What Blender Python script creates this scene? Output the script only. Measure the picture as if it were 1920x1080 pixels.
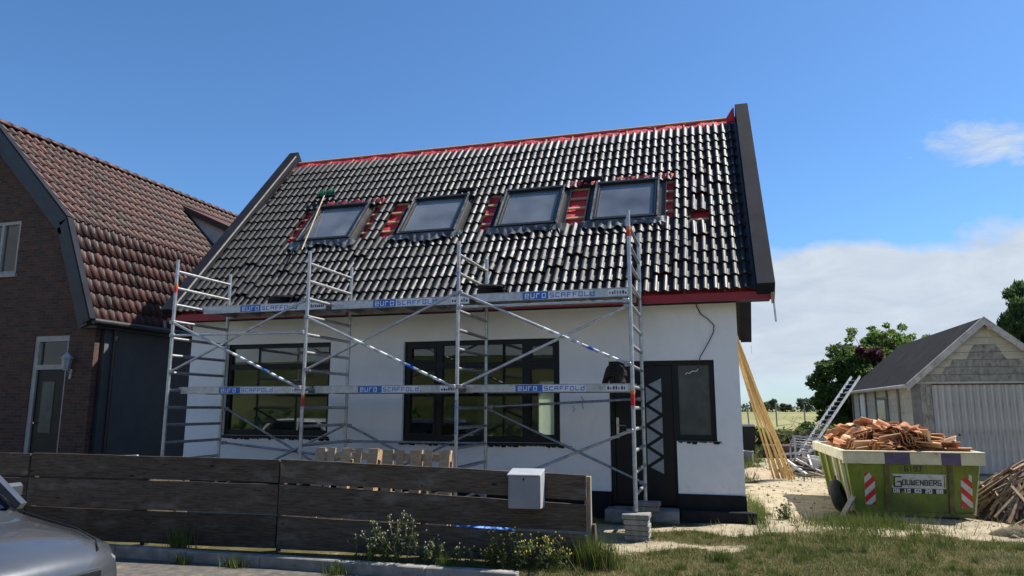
import bpy, math, random
import numpy as np
from mathutils import Matrix, Vector
random.seed(7); rng = np.random.default_rng(7)
for o in list(bpy.data.objects): bpy.data.objects.remove(o, do_unlink=True)
scene = bpy.context.scene
COL = scene.collection
R_ = math.radians

# ------------------------------------------------------------------ camera
cam_d = bpy.data.cameras.new('camera'); cam = bpy.data.objects.new('camera', cam_d); COL.objects.link(cam)
cam_d.sensor_width = 36.0; cam_d.lens = 1324.07 / 1920 * 36.0
cam_d.clip_start = 0.05; cam_d.clip_end = 9000
_yaw, _pit, _rol = -.2775, .1682, .0013
_f = Vector((math.sin(_yaw)*math.cos(_pit), math.cos(_yaw)*math.cos(_pit), math.sin(_pit)))
_r = Vector((math.cos(_yaw), -math.sin(_yaw), 0)); _u = _r.cross(_f)
_r2 = math.cos(_rol)*_r + math.sin(_rol)*_u; _u2 = -math.sin(_rol)*_r + math.cos(_rol)*_u
CAM = Vector((1.0613, -9.6249, 1.6702))
cam.matrix_world = Matrix(((_r2.x, _u2.x, -_f.x, CAM.x), (_r2.y, _u2.y, -_f.y, CAM.y), (_r2.z, _u2.z, -_f.z, CAM.z), (0, 0, 0, 1)))
scene.camera = cam

# ------------------------------------------------------------------ sun, sky, exposure
SUN_AZ, SUN_EL = R_(57), R_(53)          # azimuth from +Y towards +X: behind the house, to the right
w = bpy.data.worlds.new('World'); scene.world = w; w.use_nodes = True
nt = w.node_tree; nt.nodes.clear(); N = nt.nodes.new; K = nt.links.new
def wmath(op, a, b=None, c=None, clamp=False):
    n = N('ShaderNodeMath'); n.operation = op; n.use_clamp = clamp
    for i, v in enumerate((a, b, c)):
        if v is None: continue
        if isinstance(v, (int, float)): n.inputs[i].default_value = v
        else: K(v, n.inputs[i])
    return n.outputs[0]
sky = N('ShaderNodeTexSky'); sky.sky_type = 'NISHITA'; sky.sun_disc = False
sky.sun_elevation = SUN_EL; sky.sun_rotation = SUN_AZ
sky.altitude = 0; sky.air_density = 1.0; sky.dust_density = 0.35; sky.ozone_density = 2.2
tc = N('ShaderNodeTexCoord'); sep = N('ShaderNodeSeparateXYZ'); K(tc.outputs['Generated'], sep.inputs[0])
mp = N('ShaderNodeMapping'); mp.inputs['Scale'].default_value = (1, 1, 1.3); K(tc.outputs['Generated'], mp.inputs[0])
n1 = N('ShaderNodeTexNoise'); n1.inputs['Scale'].default_value = 5.5; n1.inputs['Detail'].default_value = 9; n1.inputs['Roughness'].default_value = .55
K(mp.outputs[0], n1.inputs['Vector'])
n2 = N('ShaderNodeTexNoise'); n2.inputs['Scale'].default_value = 9.0; n2.inputs['Detail'].default_value = 10; n2.inputs['Roughness'].default_value = .62; n2.inputs['Distortion'].default_value = .6
mp2 = N('ShaderNodeMapping'); mp2.inputs['Scale'].default_value = (1, 1, 3.0); mp2.inputs['Location'].default_value = (3.35, 1.7, .4)
K(tc.outputs['Generated'], mp2.inputs[0]); K(mp2.outputs[0], n2.inputs['Vector'])
z = sep.outputs[2]
edge = wmath('MULTIPLY_ADD', n1.outputs['Fac'], .17, .142)      # top of the cloud bank as sin(elevation)
bank = wmath('MULTIPLY', wmath('SUBTRACT', edge, z), 46.0, clamp=True)
low = wmath('MULTIPLY_ADD', z, 14.0, .28, clamp=True)            # thins out towards the horizon
bank = wmath('MULTIPLY', wmath('MULTIPLY', bank, low), .95)
# one torn fair-weather cloud low in the right of the view
dv_ = N('ShaderNodeVectorMath'); dv_.operation = 'SUBTRACT'; K(tc.outputs['Generated'], dv_.inputs[0]); dv_.inputs[1].default_value = (.3164, .8977, .3045)
ds_ = N('ShaderNodeVectorMath'); ds_.operation = 'MULTIPLY'; K(dv_.outputs[0], ds_.inputs[0]); ds_.inputs[1].default_value = (8.5, 8.5, 25)
dl_ = N('ShaderNodeVectorMath'); dl_.operation = 'LENGTH'; K(ds_.outputs[0], dl_.inputs[0])
wisp = wmath('SUBTRACT', wmath('MULTIPLY_ADD', n2.outputs['Fac'], 3.4, -1.05), dl_.outputs['Value'])
wisp = wmath('MULTIPLY', wmath('MULTIPLY', wisp, 1.3, clamp=True), .8)
cl = wmath('MAXIMUM', bank, wisp)
mixc = N('ShaderNodeMix'); mixc.data_type = 'RGBA'
tint = N('ShaderNodeMix'); tint.data_type = 'RGBA'; tint.blend_type = 'MULTIPLY'; tint.inputs[0].default_value = 1.0
K(sky.outputs[0], tint.inputs[6]); tint.inputs[7].default_value = (.57, .845, 1.10, 1)
K(cl, mixc.inputs[0]); K(tint.outputs[2], mixc.inputs[6]); shade = N('ShaderNodeMix'); shade.data_type = 'RGBA'; K(wmath('MULTIPLY', wmath('SUBTRACT', n2.outputs['Fac'], .35), 3.0, clamp=True), shade.inputs[0])
shade.inputs[6].default_value = (3.95, 4.45, 5.15, 1); shade.inputs[7].default_value = (5.0, 5.4, 5.9, 1); K(shade.outputs[2], mixc.inputs[7])
bg = N('ShaderNodeBackground'); bg.inputs['Strength'].default_value = .079
K(mixc.outputs[2], bg.inputs[0]); wo = N('ShaderNodeOutputWorld'); K(bg.outputs[0], wo.inputs[0])

sd = bpy.data.lights.new('sun', 'SUN'); sd.energy = 4.9; sd.angle = R_(.53); sd.color = (1, .95, .87)
sun = bpy.data.objects.new('sun', sd); COL.objects.link(sun)
SD = Vector((math.cos(SUN_EL)*math.sin(SUN_AZ), math.cos(SUN_EL)*math.cos(SUN_AZ), math.sin(SUN_EL)))
sun.rotation_euler = SD.to_track_quat('Z', 'Y').to_euler(); sun.location = (20, 20, 40)
vs = scene.view_settings; vs.view_transform = 'Standard'; vs.look = 'None'; vs.exposure = 0.88; vs.gamma = 1; vs.use_curve_mapping = False
scene.render.resolution_x = 1024; scene.render.resolution_y = 576

# ------------------------------------------------------------------ helpers
WM = {}
def parent(o, p):
    if p is not None:
        o.parent = p; o.matrix_parent_inverse = WM.get(p.name, Matrix()).inverted()
def tag(o, label=None, cat=None, group=None, kind=None):
    if label: o['label'] = label
    if cat: o['category'] = cat
    if group: o['group'] = group
    if kind or cat: o['kind'] = kind or 'thing'
    return o
def thing(name, label, cat, loc=(0, 0, 0), group=None):
    o = bpy.data.objects.new(name, None); COL.objects.link(o); o.location = loc; o.empty_display_size = .2
    WM[o.name] = Matrix.Translation(loc)
    return tag(o, label, cat, group)
def link(name, me, par=None, M=None):
    o = bpy.data.objects.new(name, me); COL.objects.link(o)
    if M is not None: o.matrix_basis = M
    WM[o.name] = M.copy() if M is not None else Matrix()
    parent(o, par)
    return o
def mk(name, v, f, mat=None, smooth=False, mats=None, mi=None):
    me = bpy.data.meshes.new(name); me.from_pydata([tuple(a) for a in v], [], [tuple(a) for a in f]); 
    if mat: me.materials.append(mat)
    if mats:
        for m in mats: me.materials.append(m)
        if mi: me.polygons.foreach_set('material_index', mi)
    if smooth: me.polygons.foreach_set('use_smooth', [True]*len(me.polygons))
    me.update(); return me
class MB:
    def __init__(s): s.v = []; s.f = []
    def add(s, v, f):
        b = len(s.v); s.v += [tuple(a) for a in v]; s.f += [tuple(b+i for i in q) for q in f]; return s
    def box(s, x0, x1, y0, y1, z0, z1):
        return s.hexa([(x0,y0,z0),(x1,y0,z0),(x1,y1,z0),(x0,y1,z0),(x0,y0,z1),(x1,y0,z1),(x1,y1,z1),(x0,y1,z1)])
    def hexa(s, c):
        return s.add(c, [(0,3,2,1),(4,5,6,7),(0,1,5,4),(1,2,6,5),(2,3,7,6),(3,0,4,7)])
    def obox(s, c, hx, hy, hz, M):
        c = Vector(c); return s.hexa([c + M @ Vector((a*hx, b*hy, d*hz)) for a, b, d in
            ((-1,-1,-1),(1,-1,-1),(1,1,-1),(-1,1,-1),(-1,-1,1),(1,-1,1),(1,1,1),(-1,1,1))])
    def bar(s, p, q, wd, th, up=(0, 0, 1)):      # rectangular bar from p to q
        p, q = Vector(p), Vector(q); d = (q-p).normalized(); u = Vector(up); x = d.cross(u)
        if x.length < 1e-4: x = d.cross(Vector((1, 0, 0)))
        x.normalize(); u = x.cross(d).normalized(); a, b = x*wd/2, u*th/2
        return s.hexa([p-a-b, p+a-b, q+a-b, q-a-b, p-a+b, p+a+b, q+a+b, q-a+b])
    def tube(s, p, q, r, n=8, r2=None, caps=True):
        p, q = Vector(p), Vector(q); d = (q-p).normalized(); r2 = r if r2 is None else r2
        x = d.orthogonal().normalized(); y = d.cross(x); v = []; f = []
        for i in range(n):
            a = 2*math.pi*i/n; e = x*math.cos(a)+y*math.sin(a); v += [p+e*r, q+e*r2]
        for i in range(n):
            j = (i+1) % n; f.append((2*i, 2*j, 2*j+1, 2*i+1))
        if caps: f += [tuple(2*i for i in range(n-1, -1, -1)), tuple(2*i+1 for i in range(n))]
        return s.add(v, f)
    def path(s, pts, r, n=6):
        for a, b in zip(pts[:-1], pts[1:]): s.tube(a, b, r, n)
        return s
    def prism(s, poly, d):                       # planar polygon (3d points) extruded by vector d
        d = Vector(d); poly = [Vector(p) for p in poly]; n = len(poly)
        f = [tuple(range(n-1, -1, -1)), tuple(range(n, 2*n))] + [(i, (i+1) % n, (i+1) % n+n, i+n) for i in range(n)]
        return s.add(poly + [p+d for p in poly], f)
    def build(s, name, mat, par=None, smooth=False, bevel=0, M=None):
        me = mk(name, s.v, s.f, mat)
        if bevel:
            import bmesh
            bm = bmesh.new(); bm.from_mesh(me)
            bmesh.ops.recalc_face_normals(bm, faces=bm.faces)
            bmesh.ops.bevel(bm, geom=bm.edges[:], offset=bevel, segments=1, affect='EDGES', clamp_overlap=True)
            bm.to_mesh(me); bm.free()
        else:
            import bmesh
            bm = bmesh.new(); bm.from_mesh(me); bmesh.ops.recalc_face_normals(bm, faces=bm.faces); bm.to_mesh(me); bm.free()
        if smooth:
            me.polygons.foreach_set('use_smooth', [True]*len(me.polygons))
            try: me.set_sharp_from_angle(angle=R_(40))
            except Exception: pass
        return link(name, me, par, M)

# ------------------------------------------------------------------ materials
class NT:
    def __init__(s, name):
        s.m = bpy.data.materials.new(name); s.m.use_nodes = True; s.t = s.m.node_tree
        s.b = s.t.nodes['Principled BSDF']; s.out = s.t.nodes['Material Output']
    def n(s, ty, **k):
        q = s.t.nodes.new('ShaderNode'+ty)
        for a, v in k.items(): setattr(q, a, v)
        return q
    def l(s, a, b): s.t.links.new(a, b)
    def val(s, inp, v):
        if isinstance(v, bpy.types.NodeSocket): s.l(v, inp)
        else: inp.default_value = v
    def math(s, op, a, b=0.0, c=None, clamp=False):
        q = s.n('Math', operation=op, use_clamp=clamp); s.val(q.inputs[0], a); s.val(q.inputs[1], b)
        if c is not None: s.val(q.inputs[2], c)
        return q.outputs[0]
    def coord(s, scale=(1, 1, 1), kind='Object'):
        c = s.n('TexCoord'); m = s.n('Mapping'); m.inputs['Scale'].default_value = scale
        s.l(c.outputs[kind], m.inputs[0]); return m.outputs[0]
    def noise(s, scale=5, detail=5, rough=.55, vec=None, dist=0):
        q = s.n('TexNoise'); q.inputs['Scale'].default_value = scale; q.inputs['Detail'].default_value = detail
        q.inputs['Roughness'].default_value = rough; q.inputs['Distortion'].default_value = dist
        s.l(vec if vec is not None else s.coord(), q.inputs['Vector']); return q.outputs['Fac']
    def ramp(s, fac, lo, hi):
        q = s.n('MapRange'); s.val(q.inputs['Value'], fac); q.inputs['From Min'].default_value = lo; q.inputs['From Max'].default_value = hi
        q.interpolation_type = 'SMOOTHSTEP'; return q.outputs['Result']
    def mix(s, fac, a, b, blend='MIX'):
        q = s.n('Mix', data_type='RGBA', blend_type=blend); s.val(q.inputs[0], fac)
        for i, v in ((6, a), (7, b)):
            if isinstance(v, bpy.types.NodeSocket): s.l(v, q.inputs[i])
            else: q.inputs[i].default_value = (*v[:3], 1)
        return q.outputs[2]
    def scalecol(s, col, fac):
        q = s.n('VectorMath', operation='SCALE'); 
        if isinstance(col, bpy.types.NodeSocket): s.l(col, q.inputs[0])
        else: q.inputs[0].default_value = col[:3]
        s.val(q.inputs['Scale'], fac); return q.outputs[0]
    def base(s, col, rough=.6, metal=0, spec=.5):
        if isinstance(col, bpy.types.NodeSocket): s.l(col, s.b.inputs['Base Color'])
        else: s.b.inputs['Base Color'].default_value = (*col[:3], 1)
        s.val(s.b.inputs['Roughness'], rough); s.b.inputs['Metallic'].default_value = metal
        s.b.inputs['Specular IOR Level'].default_value = spec
    def bump(s, h, strength=.3, dist=.01):
        q = s.n('Bump'); q.inputs['Strength'].default_value = strength; q.inputs['Distance'].default_value = dist
        s.l(h, q.inputs['Height']); s.l(q.outputs[0], s.b.inputs['Normal'])
def PM(name, c1, c2=None, scale=6, rough=.6, rv=.12, bump=.2, bscale=60, bd=.004, metal=0, spec=.5, rnd=0, stretch=(1, 1, 1), lo=.35, hi=.65, dirt=None, dscale=2.0, dlo=.55, dhi=.75):
    t = NT(name); v = t.coord(stretch); c2 = c2 or tuple(a*.75 for a in c1)
    f = t.noise(scale, 7, .6, v); col = t.mix(t.ramp(f, lo, hi), c1, c2)
    if dirt: col = t.mix(t.ramp(t.noise(dscale, 8, .65, v), dlo, dhi), col, dirt)
    if rnd:
        oi = t.n('ObjectInfo'); col = t.scalecol(col, t.math('MULTIPLY_ADD', oi.outputs['Random'], 2*rnd, 1-rnd))
    rr = t.math('MULTIPLY_ADD', t.noise(scale*2.3, 5, .6, v), 2*rv, rough-rv, clamp=True)
    t.base(col, rr, metal, spec)
    if bump: t.bump(t.noise(bscale, 6, .6, v), bump, bd)
    return t.m

# plaster of the house front: white, faintly clouded, rain-marked under sills
t = NT('white_plaster'); v = t.coord()
col = t.mix(t.ramp(t.noise(.9, 7, .6), .4, .68), (.86, .845, .815), (.80, .79, .765))
col = t.mix(t.math('MULTIPLY', t.ramp(t.noise(2.2, 9, .7, t.coord((5, 5, .6))), .56, .78), .15), col, (.55, .57, .58))
pz = t.n('SeparateXYZ'); t.l(t.coord(), pz.inputs[0])
spl = t.math('MULTIPLY', t.ramp(t.noise(7, 9, .75), .50, .66), t.ramp(pz.outputs[2], 1.0, .35))          # mud splashes low down
col = t.mix(t.math('MULTIPLY', spl, .28), col, (.42, .37, .29))
col = t.mix(t.math('MULTIPLY', t.ramp(t.noise(1.7, 3, .5, t.coord((1, 1, .8)), 1.5), .56, .62), .28), col, (.73, .735, .735))   # second-coat patches
t.base(col, .85, 0, .25); t.bump(t.math('ADD', t.noise(180, 5, .7), t.math('MULTIPLY', t.noise(9, 6, .6, t.coord((1, 1, 2.2))), 2.2)), .35, .004); PLASTER = t.m
BLACKF = PM('black_frame_paint', (.005, .006, .008), (.009, .010, .012), 4, .4, bump=.08, bscale=200, spec=.3)
PLINTH = PM('black_plinth_paint', (.006, .007, .010), (.012, .014, .017), 5, .6, bump=.3, bscale=90, spec=.2)
DARKIN = PM('interior_wall', (.20, .19, .17), (.15, .14, .13), 2, .8)
FLOORIN = PM('interior_floor', (.12, .09, .06), None, 3, .6)
t = NT('black_roof_tile'); oi = t.n('ObjectInfo'); geo = t.n('NewGeometry'); r_ = t.math('FRACT', t.math('ADD', oi.outputs['Random'], t.math('MULTIPLY', geo.outputs['Random Per Island'], 1.0)))
c = t.mix(t.ramp(t.noise(9, 7, .6), .35, .65), (.016, .0157, .0157), (.023, .0226, .0222)); c = t.mix(t.ramp(t.noise(5, 9, .7, None, .5), .56, .72), c, (.045, .042, .038))     # dust
t.base(t.scalecol(c, t.math('MULTIPLY_ADD', r_, .5, .75)), t.math('ADD', t.math('MULTIPLY_ADD', r_, .12, .44), t.math('MULTIPLY_ADD', t.noise(6, 7, .7), .22, -.11)), 0, .19); t.bump(t.noise(160, 6, .65), .3, .002); TILE = t.m
LEAD = PM('grey_lead_flashing', (.15, .155, .16), (.04, .042, .045), 5, .5, bump=.5, bscale=18, bd=.02)
t = NT('red_membrane'); f = t.noise(9, 8, .65, t.coord((1, 1, 2)))
t.base(t.mix(t.ramp(f, .35, .7), (.70, .045, .060), (.52, .030, .042)), .55, 0, .35); t.bump(f, 1.0, .05); MEMB = t.m
FASCIA = PM('dark_red_fascia', (.30, .014, .022), (.24, .012, .018), 5, .5)
VERGE = PM('anthracite_verge_board', (.013, .015, .021), (.020, .022, .030), 1.6, .8, .1, .12, 120, spec=.1)
BATTEN = PM('pale_pine_batten', (.52, .36, .20), (.40, .26, .13), 20, .7, bump=.3, stretch=(.3, 3, 3), rnd=.15)
GREYL = PM('greyed_lath', (.30, .27, .23), (.22, .20, .17), 10, .8)
SKYFR = PM('dark_grey_aluminium', (.010, .011, .012), (.018, .019, .02), 5, .4, metal=0, bump=.05)
ALU = PM('scaffold_aluminium', (.50, .51, .52), (.38, .39, .40), 14, .42, .12, .1, 60, metal=.85, dirt=(.24, .235, .22), dscale=6, dlo=.55, dhi=.8)
ALUD = PM('weathered_aluminium_brace', (.40, .41, .43), (.27, .28, .30), 14, .48, .12, .1, 60, metal=.75, dirt=(.16, .155, .15), dscale=7)
PLY = PM('platform_plywood', (.16, .11, .07), (.10, .07, .05), 6, .7)
BLUEP = PM('blue_print', (.010, .10, .42), (.014, .13, .5), 8, .5, bump=0)
WHITEP = PM('white_print', (.72, .74, .76), (.62, .64, .66), 8, .5, bump=0)
WHITED = PM('grimy_white_plate', (.55, .55, .53), (.44, .44, .42), 8, .55, bump=0, dirt=(.20, .17, .12), dscale=9, dlo=.54, dhi=.72)
BLACKP = PM('black_print', (.015, .015, .018), None, 8, .5, bump=0)
REDP = PM('red_print', (.50, .018, .018), (.40, .016, .014), 8, .5, bump=0)
ORANGEP = PM('orange_print', (.72, .20, .02), None, 8, .5, bump=0)
CONC = PM('grey_concrete', (.27, .26, .235), (.17, .165, .15), 9, .9, bump=.5, bscale=70, rnd=.12)
STEPM = PM('step_stone', (.26, .25, .23), (.17, .165, .155), 6, .9, bump=.8)
t = NT('weathered_fence_board'); oi = t.n('ObjectInfo'); gv = t.n('VectorMath', operation='ADD'); t.l(t.coord(), gv.inputs[0]); t.l(t.math('MULTIPLY', oi.outputs['Random'], 37.0), gv.inputs[1])
ms_ = t.n('Mapping'); ms_.inputs['Scale'].default_value = (.9, 6, 16); t.l(gv.outputs[0], ms_.inputs[0]); ml_ = t.n('Mapping'); ml_.inputs['Scale'].default_value = (.8, 1, 2.2); t.l(gv.outputs[0], ml_.inputs[0])
gr = t.noise(5, 10, .7, ms_.outputs[0], .35); kn = t.n('TexVoronoi'); kn.inputs['Scale'].default_value = 2.6; t.l(ml_.outputs[0], kn.inputs['Vector'])
c = t.mix(t.ramp(gr, .32, .68), (.105, .080, .058), (.034, .027, .021)); c = t.mix(t.ramp(t.noise(2.6, 8, .65, ml_.outputs[0]), .5, .72), c, (.125, .112, .095)); c = t.mix(t.ramp(kn.outputs['Distance'], .10, .05), c, (.016, .012, .010))
t.base(t.scalecol(c, t.math('MULTIPLY_ADD', oi.outputs['Random'], .5, .75)), .85, 0, .2); t.bump(gr, .6, .006); FWOOD = t.m
FPOST = PM('fence_post_wood', (.30, .25, .18), (.20, .17, .12), 12, .85, bump=.5, stretch=(3, 3, .5))
PALLET = PM('new_pallet_wood', (.46, .32, .18), (.34, .22, .12), 14, .7, bump=.4, stretch=(1, 3, 3), rnd=.15)
BOXG = PM('grey_plastic_cabinet', (.19, .20, .22), (.155, .165, .185), 3, .5, bump=.08)
BOXL = PM('sunlit_plastic_pale_metal', (.33, .345, .36), (.28, .295, .31), 3, .5, bump=.08)  # cabinet grey lightened for its sunlit lid and right side, also pale metal
CABLE = PM('black_cable', (.02, .02, .022), None, 8, .5, bump=0)
WHITEW = PM('white_wire', (.7, .7, .68), None, 8, .5, bump=0)
STEEL = PM('steel_handle', (.6, .6, .6), None, 8, .3, metal=1, bump=0)
FROST = PM('obscured_glass', (.30, .33, .35), (.22, .25, .27), 30, .25, bump=.3, bscale=160)
FROSTD = PM('dark_obscured_glass', (.085, .095, .095), (.055, .064, .064), 3, .2, bump=.2, bscale=160)
def glass(name, ior=1.75, tintc=(.85, .9, .88), bump=.0, bs=2, painted_refl=0):
    t = NT(name); t.t.nodes.remove(t.b)
    fr = t.n('Fresnel'); fr.inputs['IOR'].default_value = ior
    g = t.n('BsdfGlossy'); g.inputs['Roughness'].default_value = .006; g.inputs['Color'].default_value = (1, 1, 1, 1)
    tr = t.n('BsdfTransparent'); tr.inputs['Color'].default_value = (*tintc, 1)
    if bump:
        q = t.n('Bump'); q.inputs['Strength'].default_value = bump; q.inputs['Distance'].default_value = .02
        t.l(t.noise(bs, 2, .4), q.inputs['Height']); t.l(q.outputs[0], g.inputs['Normal'])
    m = t.n('MixShader'); t.l(fr.outputs[0], m.inputs[0]); t.l(tr.outputs[0], m.inputs[1]); t.l(g.outputs[0], m.inputs[2]); t.l(m.outputs[0], t.out.inputs[0])
    if painted_refl:                                   # pale diffuse layer painted in for sky reflected in the pane
        d = t.n('BsdfDiffuse'); d.inputs[0].default_value = (.5, .54, .57, 1); m2 = t.n('MixShader'); t.l(t.math('MULTIPLY', t.ramp(t.noise(1.4, 2, .5), -.3, 1.2), painted_refl*2), m2.inputs[0])
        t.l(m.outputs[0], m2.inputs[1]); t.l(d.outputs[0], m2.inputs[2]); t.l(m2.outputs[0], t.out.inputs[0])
    return t.m
GLASS = glass('window_glass', 1.55, (.8, .85, .82), .05, .9)
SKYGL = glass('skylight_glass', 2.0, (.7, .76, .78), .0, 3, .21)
t = NT('white_blind'); t.base((.8, .82, .76), .8); tl = t.n('BsdfTranslucent'); tl.inputs[0].default_value = (.85, .88, .8, 1)
ms = t.n('MixShader'); ms.inputs[0].default_value = .6; t.l(t.b.outputs[0], ms.inputs[1]); t.l(tl.outputs[0], ms.inputs[2]); t.l(ms.outputs[0], t.out.inputs[0]); BLIND = t.m

# ------------------------------------------------------------------ stroke lettering (flat print)
G = {'e': [[(1,.0),(0,0),(0,.7),(1,.7),(1,.35),(0,.35)]], 'u': [[(0,.7),(0,0),(1,0),(1,.7)]], 'r': [[(0,0),(0,.7),(.8,.7)]],
     'o': [[(0,0),(0,.7),(1,.7),(1,0),(0,0)]], 'S': [[(1,1),(0,1),(0,.5),(1,.5),(1,0),(0,0)]], 'C': [[(1,1),(0,1),(0,0),(1,0)]],
     'A': [[(0,0),(0,1),(1,1),(1,0)],[(0,.45),(1,.45)]], 'F': [[(0,0),(0,1),(1,1)],[(0,.5),(.8,.5)]], 'O': [[(0,0),(0,1),(1,1),(1,0),(0,0)]],
     'L': [[(0,1),(0,0),(1,0)]], 'd': [[(1,1.15),(1,0),(0,0),(0,.75),(1,.75)]], 'G': [[(1,1),(0,1),(0,0),(1,0),(1,.5),(.5,.5)]],
     'U': [[(0,1),(0,0),(1,0),(1,1)]], 'W': [[(0,1),(0,0),(1,0),(1,1)],[(.5,0),(.5,.7)]], 'E': [[(1,1),(0,1),(0,0),(1,0)],[(0,.5),(.8,.5)]],
     'N': [[(0,0),(0,1),(1,0),(1,1)]], 'B': [[(0,0),(0,1),(.9,1),(.9,.5),(0,.5)],[(.9,.5),(1,.5),(1,0),(0,0)]], 'R': [[(0,0),(0,1),(1,1),(1,.5),(0,.5)],[(.4,.5),(1,0)]],
     '0': [[(0,0),(0,1),(1,1),(1,0),(0,0)]], '1': [[(.5,0),(.5,1),(.2,.8)]], '6': [[(1,1),(0,1),(0,0),(1,0),(1,.5),(0,.5)]], '9': [[(0,0),(1,0),(1,1),(0,1),(0,.5),(1,.5)]],
     '2': [[(0,1),(1,1),(1,.5),(0,.5),(0,0),(1,0)]], '8': [[(0,0),(0,1),(1,1),(1,0),(0,0)],[(0,.5),(1,.5)]], '7': [[(0,1),(1,1),(.4,0)]], ' ': []}
def letters(name, text, org, ux, uz, h, mat, par, cw=.72, gap=.42, sw=.17, dep=.0012):
    org, ux, uz = Vector(org), Vector(ux).normalized(), Vector(uz).normalized(); nn = ux.cross(uz).normalized()   # faces nn
    mb = MB(); x = 0; k = 0
    for ch in text:
        for st in G.get(ch, []):
            for a, b in zip(st[:-1], st[1:]):
                A = org + ux*(x+a[0]*cw*h) + uz*(a[1]*h); B = org + ux*(x+b[0]*cw*h) + uz*(b[1]*h)
                d = (B-A).normalized(); A = A-d*sw*h/2; B = B+d*sw*h/2; s_ = d.cross(nn)*sw*h/2; o_ = nn*(dep+.0004*(k % 5)); k += 1
                mb.add([A-s_+o_, B-s_+o_, B+s_+o_, A+s_+o_], [(0, 1, 2, 3)])
        x += (cw+gap)*h
    return mb.build(name, mat, par), x - gap*h

# ------------------------------------------------------------------ the ground, road, kerb, dike
def sm(x, a, b):
    t_ = np.clip((x-a)/(b-a), 0, 1); return t_*t_*(3-2*t_)
def segd(x, y, pts):
    d = np.full(np.shape(x), 1e9)
    for (ax, ay), (bx, by) in zip(pts[:-1], pts[1:]):
        L = (bx-ax)**2+(by-ay)**2; t_ = np.clip(((x-ax)*(bx-ax)+(y-ay)*(by-ay))/L, 0, 1)
        d = np.minimum(d, np.hypot(x-ax-t_*(bx-ax), y-ay-t_*(by-ay)))
    return d
def wob(x, y): return .16*np.sin(x*3.1+y*1.7)+.12*np.sin(x*-1.9+y*4.3+1)+.08*np.sin(x*7.3-y*5.1)
def sandmask(x, y):
    q = wob(x, y); m = np.zeros(np.shape(x))
    for pts, wd in (([(1.7, 1.6), (2.2, 3.4), (2.3, 6), (2.9, 12), (3.2, 16)], .85), ([(-1.2, .95), (-.2, .75), (1.7, .95)], .28), ([(.2, -.35), (1.0, -.45)], .22),
                    ([(3.3, 1.55), (4.3, 1.75), (5.2, 1.7), (8, 2.5)], .45), ([(4.6, 2.6), (8, 5)], 1.2), ([(2.1, 4.2), (3.2, 9)], 1.1), ([(3.4, 10.4), (9, 10.3)], 1.2),
                    ([(2.6, 2.0), (3.0, 2.6)], .45), ([(4.6, .3), (6.5, .6)], .25), ([(-9, -.2), (-1.1, -.2)], 1.3)):
        m = np.maximum(m, 1-sm(segd(x, y, pts)+q*.8, wd*.25, wd*1.6))
    return m
def gz(x, y):
    x = np.asarray(x, float); y = np.asarray(y, float)
    b = .022*np.sin(x*2.1+y*.9)*np.cos(y*1.7-x*.6)+.014*np.sin(x*5.3+1)*np.cos(y*4.7)
    near = sm(y, -2.0, -1.2)*(1-sm(np.hypot(x, y), 22, 40))
    return b*near + .0 - .16*(1-sm(y, -2.36, -2.26))
def axis(lo, hi, fine0, fine1, step, grow=1.28):
    a = list(np.arange(fine0, fine1+1e-6, step)); s_ = step
    while a[-1] < hi: s_ *= grow; a.append(a[-1]+s_)
    s_ = step
    while a[0] > lo: s_ *= grow; a.insert(0, a[0]-s_)
    return np.array(a)
gx, gy = axis(-4000, 4000, -9, 9, .12), axis(-3000, 5000, -2.6, 13, .12)
XX, YY = np.meshgrid(gx, gy); nx, ny = len(gx), len(gy)
vv = np.stack([XX.ravel(), YY.ravel(), gz(XX, YY).ravel()], 1)
ii = (np.arange(ny-1)[:, None]*nx+np.arange(nx-1)[None]).ravel(); ff = np.stack([ii, ii+1, ii+1+nx, ii+nx], 1)
me = bpy.data.meshes.new('ground'); me.vertices.add(len(vv)); me.vertices.foreach_set('co', vv.ravel())
me.loops.add(ff.size); me.loops.foreach_set('vertex_index', ff.ravel()); me.polygons.add(len(ff)); me.polygons.foreach_set('loop_start', np.arange(0, ff.size, 4)); me.update(); me.validate()
me.polygons.foreach_set('use_smooth', [True]*len(me.polygons))
at = me.attributes.new('sand', 'FLOAT', 'POINT'); at.data.foreach_set('value', sandmask(vv[:, 0], vv[:, 1]).astype(np.float32))
t = NT('ground_soil_grass'); a_ = t.n('Attribute', attribute_name='sand')
p_ = t.n('SeparateXYZ'); c_ = t.n('TexCoord'); t.l(c_.outputs['Object'], p_.inputs[0])
sandf = t.ramp(t.math('ADD', t.math('ADD', a_.outputs['Fac'], t.math('MULTIPLY_ADD', t.noise(3.2, 8, .65), 1.5, -.75)), t.math('MULTIPLY_ADD', t.noise(19, 6, .7), .8, -.4)), .38, .72)
sandc = t.mix(t.ramp(t.noise(2.2, 8, .65), .38, .64), (.375, .32, .22), (.265, .22, .148)); sandc = t.mix(t.ramp(t.noise(26, 6, .7), .5, .75), sandc, (.19, .155, .10))
grs = t.mix(t.ramp(t.noise(1.6, 8, .65), .38, .62), (.060, .062, .020), (.125, .102, .046)); grs = t.mix(t.ramp(t.noise(14, 6, .7), .45, .7), grs, (.040, .034, .018))
fld = t.mix(t.ramp(t.noise(.05, 8, .65, t.coord((1, .25, 1))), .35, .65), (.17, .18, .07), (.25, .23, .11))
gcol = t.mix(t.ramp(p_.outputs[1], 26, 34), t.mix(sandf, grs, sandc), fld)
t.base(gcol, .95, 0, .15); t.bump(t.noise(34, 8, .75), .8, .02); me.materials.append(t.m)
ground = link('ground', me); tag(ground, kind='structure')
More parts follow.
